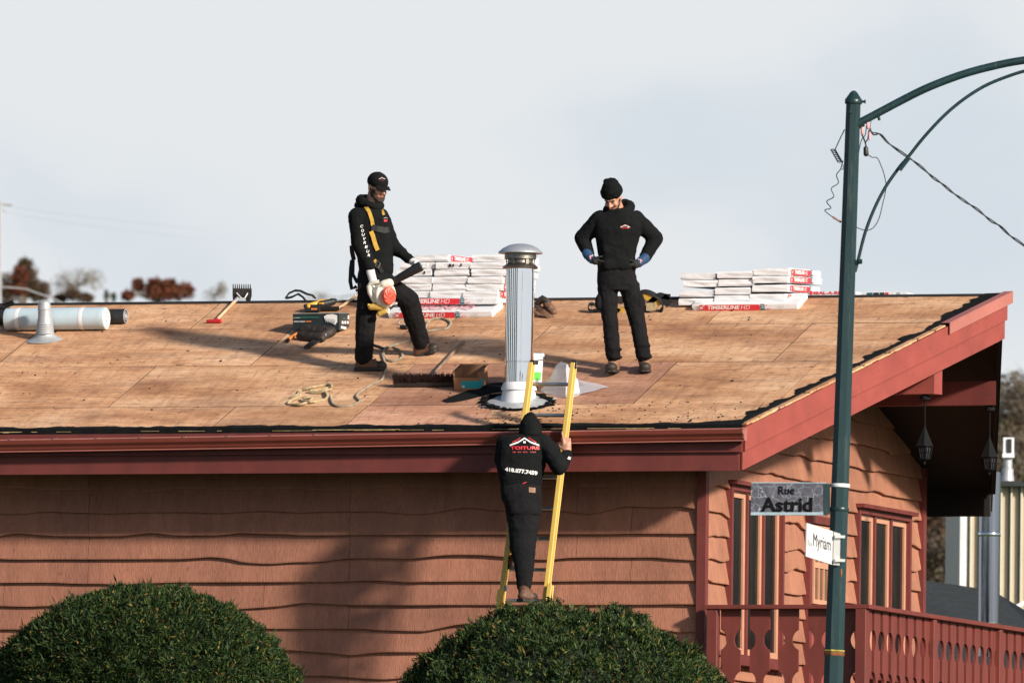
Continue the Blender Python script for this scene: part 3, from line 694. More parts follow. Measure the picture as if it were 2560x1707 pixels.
railseg(LX0, (lx(LX0, LX1, 1530), 1530), 'rail'); railseg(RX0, (lx(RX0, RX1, 1530), 1530), 'rail')
railseg((lx(LX0, LX1, 1478)-5, 1478), (lx(LX0, LX1, 1900)-5, 1900), 'base_rail', .05); railseg((lx(RX0, RX1, 1462)+8, 1462), (lx(RX0, RX1, 1900)+8, 1900), 'base_rail', .05)
yy = 960.0
while yy < 1880:
    a = lad(lx(LX0, LX1, yy)+3, yy, -.03); b = lad(lx(RX0, RX1, yy)-2, yy+1, -.03)
    mb = MB(); mb.tube([a, b], .0165, 10); mb.build('rung', M['alu'], ladder, smooth=True); yy += 77.2
for A, B, s in ((LX0, LX1, -1), (RX0, RX1, 1)):
    p = lad(A[0], A[1]-3, .01); mb = MB(); mb.box(p+V((0, .03, .006)), (.052, .10, .035)); mb.box(p+V((s*.012, -.022, -.02)), (.028, .01, .06)); mb.build('end_cap', M['blackplastic'], ladder, bevel=.006)
    x = lx(A, B, 1470); p = lad(x, 1470, .035); mb = MB(); mb.box(p, (.062, .012, .052)); mb.box(p+V((.034*s, .04, -.01)), (.008, .09, .06)); mb.build('guide_bracket', M['alu'], ladder, bevel=.003)
# ------------------------------------------------------------------ people
def remesh(mb, name, mat, parent, vox=.014, sm=5, wr=.006, ws=9, dec=None):
    me = bpy.data.meshes.new(name); me.from_pydata([tuple(p) for p in mb.v], [], mb.f); me.update()
    bm = bmesh.new(); bm.from_mesh(me); bmesh.ops.recalc_face_normals(bm, faces=bm.faces); bm.to_mesh(me); bm.free()
    o = bpy.data.objects.new(name, me); COL.objects.link(o)
    r = o.modifiers.new('r', 'REMESH'); r.mode = 'VOXEL'; r.voxel_size = vox
    if sm: s = o.modifiers.new('s', 'SMOOTH'); s.factor = .5; s.iterations = sm
    dg = bpy.context.evaluated_depsgraph_get(); m2 = bpy.data.meshes.new_from_object(o.evaluated_get(dg))
    m2.name = name; bpy.data.objects.remove(o)
    off = wpos(parent)
    if wr:
        nrm = [v.normal.copy() for v in m2.vertices]
        for v, n_ in zip(m2.vertices, nrm):
            c = v.co
            f = noise.noise(V((c.x*ws, c.y*ws, c.z*ws*.6)))*.9 + .75*(1-abs(noise.noise(V((c.x*ws*1.4+3, c.y*ws*1.4, c.z*ws*2.1))))*3) + .35*(1-abs(noise.noise(V((c.x*ws*3, c.y*ws*3+7, c.z*ws*4))))*3)
            v.co = c+n_*(f*wr)
    for v in m2.vertices: v.co = v.co-off
    m2.materials.clear(); m2.materials.append(mat); m2.polygons.foreach_set('use_smooth', [True]*len(m2.polygons))
    ob = bpy.data.objects.new(name, m2); COL.objects.link(ob); ob.parent = parent
    return ob
def bvh(o):
    off = wpos(o.parent) if o.parent else V((0, 0, 0))
    return BVHTree.FromPolygons([v.co+off for v in o.data.vertices], [tuple(p.vertices) for p in o.data.polygons])
def drape(tree, lift=.006):
    def fn(p):
        d = (p-CAM).normalized(); h = tree.ray_cast(p-d*1.2, d)
        return (h[0]-d*lift) if h[0] is not None else p
    return fn
def frame3(fwd, up=(0, 0, 1)):                                           # x right of the figure's own facing, y forward, z up
    y = V(fwd).normalized(); x = y.cross(V(up)).normalized(); z = x.cross(y); return Matrix((x, y, z)).transposed()
def head(parent, c, R, hat, beard=True, s=1.0, body=None, neck=None):
    """c = centre of the skull, R = head frame (x: its right, y: face direction, z: crown)"""
    L = lambda x, y, z: V(c)+R @ V((x*s, y*s, z*s))
    mb = body
    mb.ell(L(0, -.005, .02), (.074*s, .094*s, .098*s), R)
    mb.ell(L(0, .022, -.045), (.058*s, .066*s, .066*s), R)
    mb.ell(L(0, .060, -.088), (.028*s, .026*s, .024*s), R)                # chin
    mb.caps(L(0, .092, .012), .010*s, L(0, .114, -.030), .014*s, 8)       # nose
    for q in (-1, 1):
        mb.ell(L(q*.016, .096, -.034), (.010*s, .012*s, .009*s), R, 8)
        mb.ell(L(q*.040, .068, -.028), (.026*s, .022*s, .024*s), R)       # cheek
        mb.caps(L(q*.012, .088, .026), .012*s, L(q*.046, .074, .026), .012*s, 8)  # brow
        mb.ell(L(q*.077, -.008, -.012), (.009*s, .020*s, .032*s), R, 10)  # ear
    mb.caps(L(0, -.02, -.06), .058*s, neck, .060*s, 14)
def face_bits(parent, c, R, s=1.0):
    L = lambda x, y, z: V(c)+R @ V((x*s, y*s, z*s))
    for q in (-1, 1):
        mb = MB(); mb.ell(L(q*.030, .083, .006), (.012*s, .008*s, .0065*s), R, 10); mb.build('eye', M['eye'], parent, smooth=True)
        mb = MB(); mb.caps(L(q*.014, .099, .024), .0045*s, L(q*.046, .086, .026), .004*s, 6); mb.build('eyebrow', M['hair'], parent, smooth=True)
    mb = MB(); mb.caps(L(-.017, .094, -.066), .0045*s, L(.017, .094, -.066), .0045*s, 8); mb.build('lips', M['lip'], parent, smooth=True)
def beard_bits(parent, c, R, s=1.0, moustache=False, thin=False):
    L = lambda x, y, z: V(c)+R @ V((x*s, y*s, z*s)); mb = MB()
    w = .007 if thin else .014
    for q in (-1, 1):
        pts = [L(q*.074, .012, -.005), L(q*.070, .028, -.045), L(q*.054, .060, -.080), L(q*.026, .088, -.104), L(0, .092, -.108)]
        for a, b in zip(pts, pts[1:]): mb.caps(a, w*s, b, w*s, 8)
        if moustache: mb.caps(L(0, .108, -.052), .005*s, L(q*.026, .094, -.058), .005*s, 6)
        if moustache: mb.caps(L(q*.026, .094, -.058), .004*s, L(q*.028, .088, -.088), .005*s, 6)
    mb.ell(L(0, .088, -.092), (.020*s, .012*s, .014*s), R, 8)
    if not thin:
        for q in (-1, 1): mb.ell(L(q*.058, .034, -.052), (.017*s, .040*s, .036*s), R, 12); mb.ell(L(q*.036, .068, -.086), (.022*s, .026*s, .022*s), R, 12)
    remesh(mb, 'beard', M['hair'], parent, .006, 2, 0)
def hand(mb, wrist, dirv, side, size=.19, curl=.9, spread=.1, thumb=1):
    """dirv: wrist to knuckles; side: towards the thumb; fingers bend towards dirv x side"""
    d = V(dirv).normalized(); sd = V(side); sd = (sd-d*sd.dot(d)).normalized(); pn = d.cross(sd)*thumb; w = V(wrist); k = size/.19
    for j in range(4):
        o = (1.5-j)*.021*k
        mb.caps(w+sd*o*.6, .017*k, w+d*.085*k+sd*o, .012*k, 8)
    for j, ln in enumerate((.078, .086, .080, .064)):
        o = (1.5-j)*.0215*k; p = w+d*.088*k+sd*o; a = 0; dd = (d+sd*(1.5-j)*spread*.3).normalized()
        for t, fr_ in enumerate((.45, .32, .23)):
            a += curl*(.55 if t == 0 else .75)
            v_ = dd*math.cos(a)+pn*math.sin(a); q = p+v_*(ln*fr_*k); mb.caps(p, (.0098-.0012*t)*k, q, (.0088-.0012*t)*k, 8); p = q
    p = w+d*.025*k+sd*.026*k
    for t, (ln, mix) in enumerate(((.035, .3), (.030, .9), (.022, 1.3))):
        v_ = (d*.75+sd*(.8-.5*t)+pn*mix*.6).normalized(); q = p+v_*ln*k; mb.caps(p, (.0125-.0015*t)*k, q, (.011-.0015*t)*k, 8); p = q
def ring(c, a, b, n=20, sq=.85):                                         # superellipse section
    r = []
    for k in range(n):
        u = 2*math.pi*k/n; cu, su = math.cos(u), math.sin(u)
        r.append(V(c)+V(a)*(abs(cu)**sq*(1 if cu > 0 else -1))+V(b)*(abs(su)**sq*(1 if su > 0 else -1)))
    return r
def bootmesh(heel, toe, ankle, top, mat, parent, up=(0, 0, 1), w=.052, label=None):
    heel, toe, ankle, top = V(heel), V(toe), V(ankle), V(top); up = V(up).normalized(); d = (toe-heel); d = (d-up*d.dot(up)).normalized(); L = (toe-heel).length; sd = d.cross(up)
    mb = MB()
    mb.caps(heel+up*.045+d*.035, w*.85, heel+d*(L-.05)+up*.042, w*.92, 14, sq=(up, .85))
    mb.caps(heel+up*.075+d*.045, w*.85, heel+d*(L*.62)+up*.062, w*.78, 12)
    mb.caps(heel+up*.07+d*.05, w*.88, top, w*.98, 14)
    b = remesh(mb, 'boot', mat, parent, .009, 2, .002, 20)
    mb = MB(); P = []
    for t, ww in ((-.01, .55), (.0, .85), (.12, .95), (.45, .78), (.75, 1.02), (.92, .85), (1.0, .45)): P.append((t, ww))
    poly = [heel+d*(L*t)+sd*(w*ww) for t, ww in P]+[heel+d*(L*t)-sd*(w*ww) for t, ww in P[::-1]]
    mb.prism([p-up*.002 for p in poly], up*.026); mb.cell(heel-sd*w*.8-up*.004, d*L*.28, sd*w*1.6, up*.03)
    mb.build('sole', M['sole'], b, bevel=.003)
    mb = MB(); tc_ = heel+d*(L-.045)+up*.042; mb.ell(tc_+d*.002, (w*1.0, .062, .044), frame3(d, up), 12); mb.build('toe_cap', M['leatherD'], b, smooth=True)
    mb = MB()
    for i in range(4):
        q = heel+d*(L*(.66-.10*i))+up*(.098+.022*i); mb.tube([q-sd*.022, q+up*.006+d*.006, q+sd*.022], .0035, 5)
    mb.build('laces', M['leatherD'], b)
    return b
def person(label, foot): return thing('person', label, 'person', foot)
# ---- man with the cap and blower
B1 = roof_pt(930, 925)
def m1(x, y, d=0): return face_pt(x/2.8+840, y/2.8+400, B1, d)
pxm = 1/(2.8*281)
P1 = person('man in black baseball cap and hooded top holding a leaf blower on the roof', B1)
mb = MB(); H1 = m1(286, 192, .02); R1 = frame3(rt*.62-fw*.70-UP*.30, (0, 0, 1))
head(P1, H1, R1, 'cap', body=mb, neck=m1(245, 335, .04), s=.97)
mb.caps(m1(245, 335, .04), .055, m1(240, 420, .03), .08); mb.caps(m1(240, 420, .03), .08, m1(270, 780, .03), .07); mb.caps(m1(235, 840, .03), .05, m1(200, 1380, .02), .04); mb.caps(m1(340, 850, .05), .05, m1(512, 980, .08), .05); mb.caps(m1(512, 980, .08), .05, m1(600, 1320, .31), .04)
mb.caps(m1(150, 412, -.02), .035, m1(168, 600, -.04), .035); mb.caps(m1(168, 600, -.04), .04, m1(240, 780, -.10), .03)
mb.caps(m1(318, 412, .07), .035, m1(395, 610, .06), .035); mb.caps(m1(395, 610, .06), .04, m1(515, 698, 0), .025)
body1 = remesh(mb, 'body', M['skin'], P1, .007, 2, 0)
face_bits(P1, H1, R1, .97); beard_bits(P1, H1, R1, .97)
mb = MB()
T = [(238, 322, 40, .06), (236, 345, 78, .085), (230, 372, 135, .11), (234, 430, 146, .125), (250, 520, 138, .13), (264, 620, 132, .125), (276, 700, 130, .12), (282, 765, 128, .115), (282, 795, 122, .11)]
mb.loft([ring(m1(x, y, .03), rt*(w*pxm*.96), fw*dd) for x, y, w, dd in T])
mb.caps(m1(148, 398, -.02), .082, m1(166, 590, -.05), .074); mb.caps(m1(166, 590, -.05), .074, m1(236, 748, -.10), .052)
mb.caps(m1(318, 400, .07), .076, m1(398, 605, .06), .064); mb.caps(m1(398, 605, .06), .064, m1(520, 700, 0), .044)
hd = remesh(mb, 'hooded_top', M['blackfab'], P1, .009, 4, .0045, 7)
mb = MB()
pts = [m1(243+70*math.cos(a), 300+20*math.cos(a)-16*math.sin(a), .04+.085*math.sin(a)) for a in [2*math.pi*i/18 for i in range(18)]]
mb.tube(pts, [.032+(.012 if 1.5 < a < 4 else 0) for a in [2*math.pi*i/18 for i in range(18)]], 12, closed=True)
mb.ell(m1(184, 284, .10), (.052, .06, .058)); mb.ell(m1(205, 320, .08), (.10, .08, .05))
remesh(mb, 'hood', M['blackfab'], P1, .010, 3, .006, 10)
mb = MB()
mb.loft([ring(m1(x, y, .03), rt*(w*pxm), fw*dd) for x, y, w, dd in ((280, 765, 116, .105), (272, 830, 124, .115), (272, 890, 118, .11), (262, 940, 70, .08))])
mb.caps(m1(236, 850, 0), .098, m1(212, 1090, 0), .092, sq=(fw, .95)); mb.caps(m1(212, 1090, 0), .092, m1(194, 1375, 0), .080)
mb.ell(m1(192, 1392, 0), (.076, .07, .035))
mb.caps(m1(345, 870, .05), .104, m1(510, 985, .08), .096); mb.caps(m1(508, 985, .08), .096, m1(598, 1285, .31), .074); mb.ell(m1(602, 1308, .31), (.072, .07, .03))
mb.ell(m1(176, 905, -.03), (.03, .05, .08))
tr = remesh(mb, 'trousers', M['blackfab2'], P1, .009, 3, .0045, 9)
bootmesh(m1(138, 1474, .04), m1(342, 1474, -.06), m1(190, 1400), m1(190, 1385, 0), M['boot'], P1)
hl = m1(560, 1392, .34); bootmesh(hl, m1(712, 1330, .26), hl, m1(606, 1300, .31), M['boot'], P1, up=(UP*.93-rt*.32))
# cap
L = lambda x, y, z: H1+R1 @ V((x*.97, y*.97, z*.97))
mb = MB(); capR = R1
for i in range(1): mb.ell(L(0, -.004, .052), (.086, .108, .088), R1, 24)
cap = [p for p in mb.v]
for i, p in enumerate(mb.v):
    q = R1.transposed() @ (p-H1)
    if q.z < .012: q.z = .012+.002*(q.z-.012); mb.v[i] = H1+R1 @ q
capo = mb.build('cap', M['blackfab2'], P1, smooth=True)
mb = MB(); vs = []
for k in range(13):
    a = math.pi*(k/12)*.86+math.pi*.07; x, y = math.cos(a)*.080, math.sin(a)
    vs.append((L(x, .070+.02*y, .034), L(x*1.02, .070+y*.085, .018-.012*abs(math.cos(a)))))
for i in range(12): mb.prism([vs[i][0], vs[i+1][0], vs[i+1][1], vs[i][1]], -(R1.col[2]*.006))
mb.build('visor', M['blackfab2'], capo, smooth=True)
mb = MB(); mb.ell(L(0, -.004, .141), (.010, .010, .006), R1, 8); mb.build('button', M['blackfab2'], capo)
def rooflogo(o, ux, uy, w, fn, parent, red=True):
    def strip(pts, t, mat, nm):
        mb = MB()
        for (a, b), (c, d) in zip(pts, pts[1:]):
            n_ = 6; 
            for i in range(n_):
                u0, u1 = i/n_, (i+1)/n_; A = (a+(c-a)*u0, b+(d-b)*u0); B = (a+(c-a)*u1, b+(d-b)*u1)
                q = [o+ux*(A[0]*w)+uy*(A[1]*w), o+ux*(B[0]*w)+uy*(B[1]*w), o+ux*(B[0]*w)+uy*((B[1]+t)*w), o+ux*(A[0]*w)+uy*((A[1]+t)*w)]
                mb.add([fn(p) for p in q], [(0, 1, 2, 3)])
        mb.build(nm, mat, parent)
    strip([(-.5, 0), (-.22, .10), (0, .24), (.22, .10), (.5, 0)], .055, M['white'], 'emblem')
    strip([(-.42, .12), (-.28, .17), (-.14, .27)], .03, M['redprint'], 'emblem'); strip([(.14, .27), (.30, .17), (.40, .11)], .03, M['redprint'], 'emblem')
    strip([(-.04, .10), (.04, .10)], .07, M['white'], 'emblem')
tc1 = bvh(capo); th_ = bvh(hd)
rooflogo(m1(322, 135, 0), rt, UP, .055, drape(tc1, .004), capo)
text('TOITURE', m1(299, 146, 0), rt, UP, .045, .008, simple('dark_red_print', (.22, .02, .02)), capo, fn=drape(tc1, .004))
rooflogo(m1(347, 410, 0), rt, UP, .035, drape(th_, .005), hd); mb = MB(); mb.add([drape(th_, .005)(p) for p in (m1(336, 418), m1(358, 418), m1(358, 432), m1(336, 432))], [(0, 1, 2, 3)]); mb.build('emblem', M['redprint'], hd)
for ch, (x, y) in zip('COUVREUR', ((176, 462), (183, 492), (187, 520), (194, 549), (200, 576), (210, 606), (219, 637), (229, 664))):
    w = 16 if ch != 'O' else 17; ang = math.radians(-14); ux = rt*math.cos(ang*.4)+UP*math.sin(ang*.4); uy = -rt*math.sin(ang)+UP*math.cos(ang)
    text(ch, m1(x-w/2, y+11, 0), ux, uy, w*pxm*1.1, 19*pxm, M['white'], hd, bold=.01, fn=drape(th_, .006))
# harness on him
def hstrap(pts, w, mat, nm='harness_strap', fn=None, parent=P1):
    P = []
    for a, b in zip(pts, pts[1:]):
        n_ = 8
        for i in range(n_): P.append((a[0]+(b[0]-a[0])*i/n_, a[1]+(b[1]-a[1])*i/n_))
    P.append(pts[-1]); W_ = [fn(m1(x, y)) for x, y in P]
    wd = []
    for i in range(len(W_)):
        t = (W_[min(i+1, len(W_)-1)]-W_[max(i-1, 0)]).normalized(); wd.append(t.cross(fw).normalized())
    mb = MB(); mb.strap(W_, w, .006, wd); return mb.build(nm, mat, parent)
dr = drape(th_, .010)
hstrap([(165, 302), (200, 315), (232, 360), (252, 420), (258, 460)], .032, M['strapY'], fn=dr)
hstrap([(322, 345), (336, 385)], .022, M['strapY'], fn=dr)
hstrap([(250, 470), (290, 482), (340, 492), (372, 488)], .052, M['strapK'], fn=dr)
hstrap([(245, 500), (258, 530), (275, 590), (292, 632)], .038, M['strapY'], fn=dr)
hstrap([(268, 700), (284, 718)], .030, M['strapY'], fn=dr)
hstrap([(282, 712), (310, 760), (332, 800)], .034, M['strapK'], fn=dr)
mb = MB(); cc = dr(m1(290, 730)); mb.tube([cc+rt*(a*pxm)+UP*(b*pxm)-fw*.012 for a, b in ((-17, -16), (4, -26), (20, 4), (0, 24))], .006, 6, closed=True); mb.build('buckle', M['brass'], P1)
mb = MB(); mb.strap([m1(110, 600, .10), m1(112, 640, .12), m1(125, 700, .14)], .04, .012, rt); mb.strap([m1(112, 700, .14), m1(104, 760, .15), m1(100, 850, .15), m1(110, 900, .14), m1(145, 885, .12)], .035, .010, rt)
mb.strap([m1(120, 700, .14), m1(118, 800, .15), m1(150, 860, .13)], .03, .010, rt); mb.build('lanyard', M['strapK'], P1)
mb = MB(); mb.ell(m1(145, 912, .10), (.012, .012, .014)); mb.build('lanyard_hook', M['redpl'], P1)
# gloves
mb = MB(); mb.caps(m1(240, 772, -.11), .038, m1(258, 840, -.14), .036, sq=(fw, .7)); hand(mb, m1(256, 835, -.14), rt*.25-UP, rt, .17, 1.0, thumb=-1)
remesh(mb, 'glove', M['gloveW'], P1, .006, 2, .001, 20)
mb = MB(); mb.caps(m1(528, 706, -.01), .034, m1(560, 728, -.05), .038, sq=(fw, .9)); mb.caps(m1(560, 728, -.07), .032, m1(592, 765, -.08), .024); hand(mb, m1(552, 720, -.075), rt*.85-UP*.55, -fw, .17, 1.1, thumb=-1)
remesh(mb, 'glove', M['gloveW'], P1, .006, 2, .001, 20)
# ---- leaf blower (zoom frame 900..1080, scale 8.711)
def bl(x, y, d=0): return face_pt(x/8.711+900, y/8.711+640, B1, d-.17)
pb = 1/(8.711*281)
BL = thing('leaf_blower', 'white hand-held leaf blower with orange grille and black tube', 'leaf blower', bl(560, 850))
ax = (-fw*.86+rt*.50-UP*.04).normalized(); cf = bl(640, 865, -.03)
ux_ = ax.cross(UP).normalized(); uy_ = ux_.cross(ax)
tilt = math.radians(-18)
mb = MB(); mb.lathe([(.03, -.10), (.080, -.095), (.098, -.075), (.104, -.02), (.104, 0), (.096, .012), (.08, .016)], bl(565, 850, .02), ax, 28)
mb.v = [bl(565, 850, .02)+(p-bl(565, 850, .02))+UP*((p-bl(565, 850, .02)).dot(UP)*.18) for p in mb.v]
mb.caps(bl(520, 620, 0), .040, bl(640, 590, 0), .042); mb.caps(bl(400, 700, .02), .035, bl(560, 1030, .02), .045)
remesh(mb, 'housing', M['blowerW'], BL, .008, 2, 0)
gc = bl(645, 868, -.055)
mb = MB(); mb.lathe([(.004, .012), (.035, .014), (.060, .008), (.066, -.006), (.066, -.03)], gc, ax, 26)
mb.v = [gc+(p-gc)+UP*((p-gc).dot(UP)*.22) for p in mb.v]; gr = mb.build('intake_grille', M['blowerR'], BL, smooth=True)
mb = MB()
for k in range(9):
    a = 2*math.pi*k/9; pts = []
    for i in range(5):
        r_ = .012+.046*i/4; b_ = a+.28*i; v_ = ux_*math.cos(b_)*r_+uy_*math.sin(b_)*r_*1.22; pts.append(gc+v_+ax*.016)
    mb.tube(pts, .0028, 5)
mb.build('grille_ribs', simple('grille_dark', (.35, .04, .03)), gr)
mb = MB(); q0, q1 = bl(690, 570, .02), bl(1330, 215, -.03)
mb.tube([q0, q0.lerp(q1, .27), q0.lerp(q1, .28), q0.lerp(q1, 1.0)], [.034, .034, .036, .046], 18); mb.build('blower_tube', M['blackplastic'], BL, smooth=True)
mb = MB(); mb.tube([bl(420, 560, .0), bl(330, 575, .0), bl(235, 590, .02), bl(195, 660, .03), bl(215, 790, .03), bl(280, 920, .03), bl(340, 1010, .03)], [.020, .018, .020, .022, .022, .022, .024], 12); mb.tube([bl(240, 600, .02), bl(340, 700, .02), bl(370, 960, .02)], .012, 8); mb.build('handle', M['blowerW'], BL, smooth=True)
mb = MB(); mb.caps(bl(240, 1110, .02), .028, bl(440, 1100, .02), .036); mb.caps(bl(425, 1260, .0), .022, bl(560, 1200, .0), .026); mb.ell(bl(190, 1070, .02), (.014, .014, .014)); mb.build('fuel_tank', M['blowerY'], BL, smooth=True)
mb = MB(); mb.box(bl(615, 1190, -.0), (.012, .05, .045)); mb.box(bl(780, 1030, -.03), (.02, .02, .02)); mb.build('foot', M['blowerW'], BL)
hb = bvh([o for o in BL.children if o.name.startswith('housing')][0])
text('STIHL', bl(432, 690, 0), rt*.80+UP*.55, UP*.8-rt*.5, 85*pb, 28*pb, M['signk'], BL, bold=.02, fn=drape(hb, .004))
# ---- man with hands on hips
B2 = roof_pt(1555, 937)
def m2(x, y, d=0): return face_pt(x/2.904+1400, y/2.904+420, B2, d)
pxr = 1/(2.904*281)
P2 = person('man in black knitted hat looking down with gloved hands on his hips', B2)
H2 = m2(384, 218, -.01); R2 = frame3(-rt*.30-fw*.72-UP*.58, (0, 0, 1))
mb = MB(); head(P2, H2, R2, 'beanie', body=mb, neck=m2(425, 310, .06), s=.93)
mb.caps(m2(425, 310, .06), .06, m2(420, 420, .05), .08); mb.caps(m2(420, 420, .04), .09, m2(412, 720, .03), .08)
for x0, x1, x2, x3 in ((345, 365, 385, 0), (500, 560, 605, 0)): mb.caps(m2(x0, 810, .03), .045, m2(x1, 1090), .04); mb.caps(m2(x1, 1090), .04, m2(x2, 1390), .04)
mb.caps(m2(290, 380, .03), .04, m2(162, 510, .08), .03); mb.caps(m2(162, 510, .08), .03, m2(225, 650, .01), .026)
mb.caps(m2(550, 380, .03), .04, m2(690, 514, .08), .03); mb.caps(m2(690, 514, .08), .03, m2(600, 665, .01), .026)
remesh(mb, 'body', M['skin'], P2, .007, 2, 0); face_bits(P2, H2, R2, .93); beard_bits(P2, H2, R2, .93, True, True)
mb = MB()
T = [(425, 300, 50, .06), (424, 318, 110, .085), (424, 342, 170, .11), (420, 395, 186, .13), (418, 470, 176, .135), (414, 560, 150, .13), (413, 640, 136, .125), (411, 700, 140, .125), (410, 742, 142, .12)]
mb.loft([ring(m2(x, y, .03), rt*(w*pxr*.97), fw*dd) for x, y, w, dd in T])
mb.caps(m2(290, 372, .03), .078, m2(164, 506, .08), .072); mb.caps(m2(164, 512, .08), .070, m2(208, 628, .03), .050)
mb.caps(m2(554, 372, .03), .078, m2(690, 510, .08), .072); mb.caps(m2(690, 516, .08), .070, m2(614, 654, .03), .050)
mb.caps(m2(338, 590, -.075), .035, m2(480, 590, -.075), .035, sq=(fw, .5)); mb.caps(m2(350, 700, -.08), .05, m2(470, 700, -.08), .05, sq=(fw, .5))
hd2 = remesh(mb, 'hooded_top', M['blackfab'], P2, .009, 4, .0045, 7)
mb = MB(); pts = []; rr = []
for i in range(18):
    a = 2*math.pi*i/18; pts.append(m2(423+84*math.cos(a), 296-12*math.cos(a)-26*max(0, math.sin(a))+30*max(0, -math.sin(a)), .04+.085*math.sin(a))); rr.append(.031+.012*(math.sin(a) > -.2)+.005*math.cos(a))
mb.tube(pts, rr, 12, closed=True); mb.ell(m2(468, 272, .12), (.070, .055, .055)); mb.ell(m2(430, 325, .10), (.12, .07, .05)); remesh(mb, 'hood', M['blackfab'], P2, .010, 3, .006, 10)
mb = MB(); mb.loft([ring(m2(x, y, .03), rt*(w*pxr), fw*dd) for x, y, w, dd in ((410, 725, 132, .11), (413, 790, 140, .115), (418, 850, 148, .11), (422, 890, 140, .10))])
mb.caps(m2(345, 860, .03), .092, m2(362, 1100, .0), .070); mb.caps(m2(362, 1090, 0), .070, m2(386, 1360, 0), .064)
mb.caps(m2(502, 860, .03), .092, m2(558, 1100, .0), .072); mb.caps(m2(558, 1090, 0), .072, m2(605, 1360, 0), .064)
for x, y in ((372, 1230), (388, 1315), (394, 1375), (596, 1290), (610, 1370)): mb.ell(m2(x, y, -.005), (.074, .07, .022))
mb.ell(m2(285, 970, 0), (.03, .06, .075)); mb.ell(m2(590, 990, 0), (.03, .06, .09))
remesh(mb, 'trousers', M['blackfab2'], P2, .009, 3, .005, 8)
hl = m2(400, 1492, .16); bootmesh(hl, m2(366, 1512, -.10), hl, m2(394, 1400, .02), M['boottan'], P2, w=.056)
hl = m2(615, 1490, .16); bootmesh(hl, m2(616, 1508, -.10), hl, m2(610, 1395, .02), M['boottan'], P2, w=.056)
mb = MB(); L = lambda x, y, z: H2+R2 @ V((x, y, z))
mb.ell(L(0, -.012, .070), (.087, .104, .098), R2, 20); mb.ell(L(0, -.02, .118), (.072, .084, .064), R2, 14); mb.ell(L(.022, -.02, .160), (.040, .045, .022), R2, 12); mb.lathe([(.088, -.012), (.096, -.008), (.099, .02), (.096, .048), (.088, .052)], L(0, -.006, .045), R2.col[2], 24, sx=1)
be = remesh(mb, 'knitted_hat', M['knit'], P2, .009, 3, .004, 14)
tb2 = bvh(hd2); rooflogo(m2(473, 432, 0), rt, UP, .085, drape(tb2, .006), hd2)
text('TOITURE', m2(446, 440, 0), rt, UP, 54*pxr, 10*pxr, M['redprint'], hd2, bold=.03, fn=drape(tb2, .006))
for sgn, a, b, wr_ in ((1, (196, 622), (232, 664), (232, 662)), (-1, (616, 655), (572, 690), (572, 690))):
    mb = MB(); mb.caps(m2(*a, .0), .046, m2(*b, -.04), .040, sq=(fw, .8)); g = remesh(mb, 'glove_cuff', M['gloveB'], P2, .007, 2, .002, 14)
    mb = MB(); hand(mb, m2(*wr_, -.03), (rt*.9*sgn-UP*.45-fw*.30), (UP*.5-fw*.7), .18, .42, thumb=-sgn); mb.caps(m2(*wr_, -.03), .034, m2(wr_[0]+22*sgn, wr_[1]+14, -.05), .034)
    remesh(mb, 'glove', M['gloveK'], P2, .006, 2, .001, 20)
    gb_ = bvh(g); q = m2((a[0]*.4+b[0]*.6)+(8*sgn), (a[1]*.4+b[1]*.6)-4); f_ = drape(gb_, .006); e1 = (rt*sgn*.55+UP*.83); e2 = (rt*.83*sgn-UP*.55)
    mb = MB(); mb.add([f_(q-e1*.022), f_(q+e1*.022), f_(q+e1*.022+e2*.008), f_(q-e1*.022+e2*.008)], [(0, 1, 2, 3)]); mb.add([f_(q-e1*.012-e2*.014), f_(q+e1*.010-e2*.010), f_(q+e1*.008-e2*.001), f_(q-e1*.012-e2*.001)], [(0, 1, 2, 3)]); mb.build('glove_tag', M['pinkprint'], g)
# ---- climber
B3 = lad(1310, 1300, .24)
LNv = (LN).normalized()
def m3(x, y, d=0, two=False):
    if two: y += 1394
    return plane(x/4.356+1200, y/4.356+880, LP-V((0, .24, 0))+fw*d, LN)
pc = 1/(4.356*283)
P3 = person('worker in black hooded top with printed back climbing the yellow ladder', m3(470, 1290, 0, True))
mb = MB(); H3 = m3(548, 835, .04); R3 = frame3(fw*.9+UP*.12+rt*.05)
head(P3, H3, R3, 'hood', body=mb, neck=m3(520, 940, 0), s=.84)
mb.caps(m3(515, 940, 0), .06, m3(470, 1050), .10); mb.caps(m3(470, 1050), .11, m3(440, 1500), .09); mb.caps(m3(440, 1560), .10, m3(455, 700, 0, True), .07); mb.caps(m3(455, 700, 0, True), .07, m3(480, 1100, 0, True), .035)
mb.caps(m3(700, 980, .05), .055, m3(870, 1230, -.02), .045); mb.caps(m3(870, 1230, -.02), .045, m3(945, 1085, .10), .030)
hw = m3(948, 1090, .11); hand(mb, hw, UP*.97-rt*.10, -rt, .20, 1.15, thumb=-1); mb.caps(hw, .030, hw+UP*.06, .036, sq=(fw, .7))
mb.caps(hw+UP*.03-rt*.02, .016, hw+UP*.17-rt*.045-fw*.02, .010)
remesh(mb, 'body', M['skin'], P3, .007, 2, 0)
mb = MB()
T = [(520, 895, 110, .08), (500, 925, 215, .11), (478, 975, 268, .135), (462, 1060, 278, .15), (455, 1150, 278, .15), (448, 1240, 274, .145), (448, 1330, 252, .14), (450, 1400, 236, .13), (452, 1450, 232, .125)]
mb.loft([ring(m3(x, y, 0), rt*(w*pc*.96), fw*dd) for x, y, w, dd in T])
mb.caps(m3(690, 985, .03), .080, m3(860, 1235, -.02), .078); mb.caps(m3(865, 1240, -.02), .076, m3(948, 1120, .10), .046)
mb.caps(m3(265, 990, .05), .070, m3(235, 1180, .16), .062); mb.caps(m3(235, 1180, .16), .06, m3(320, 1040, .38), .05)
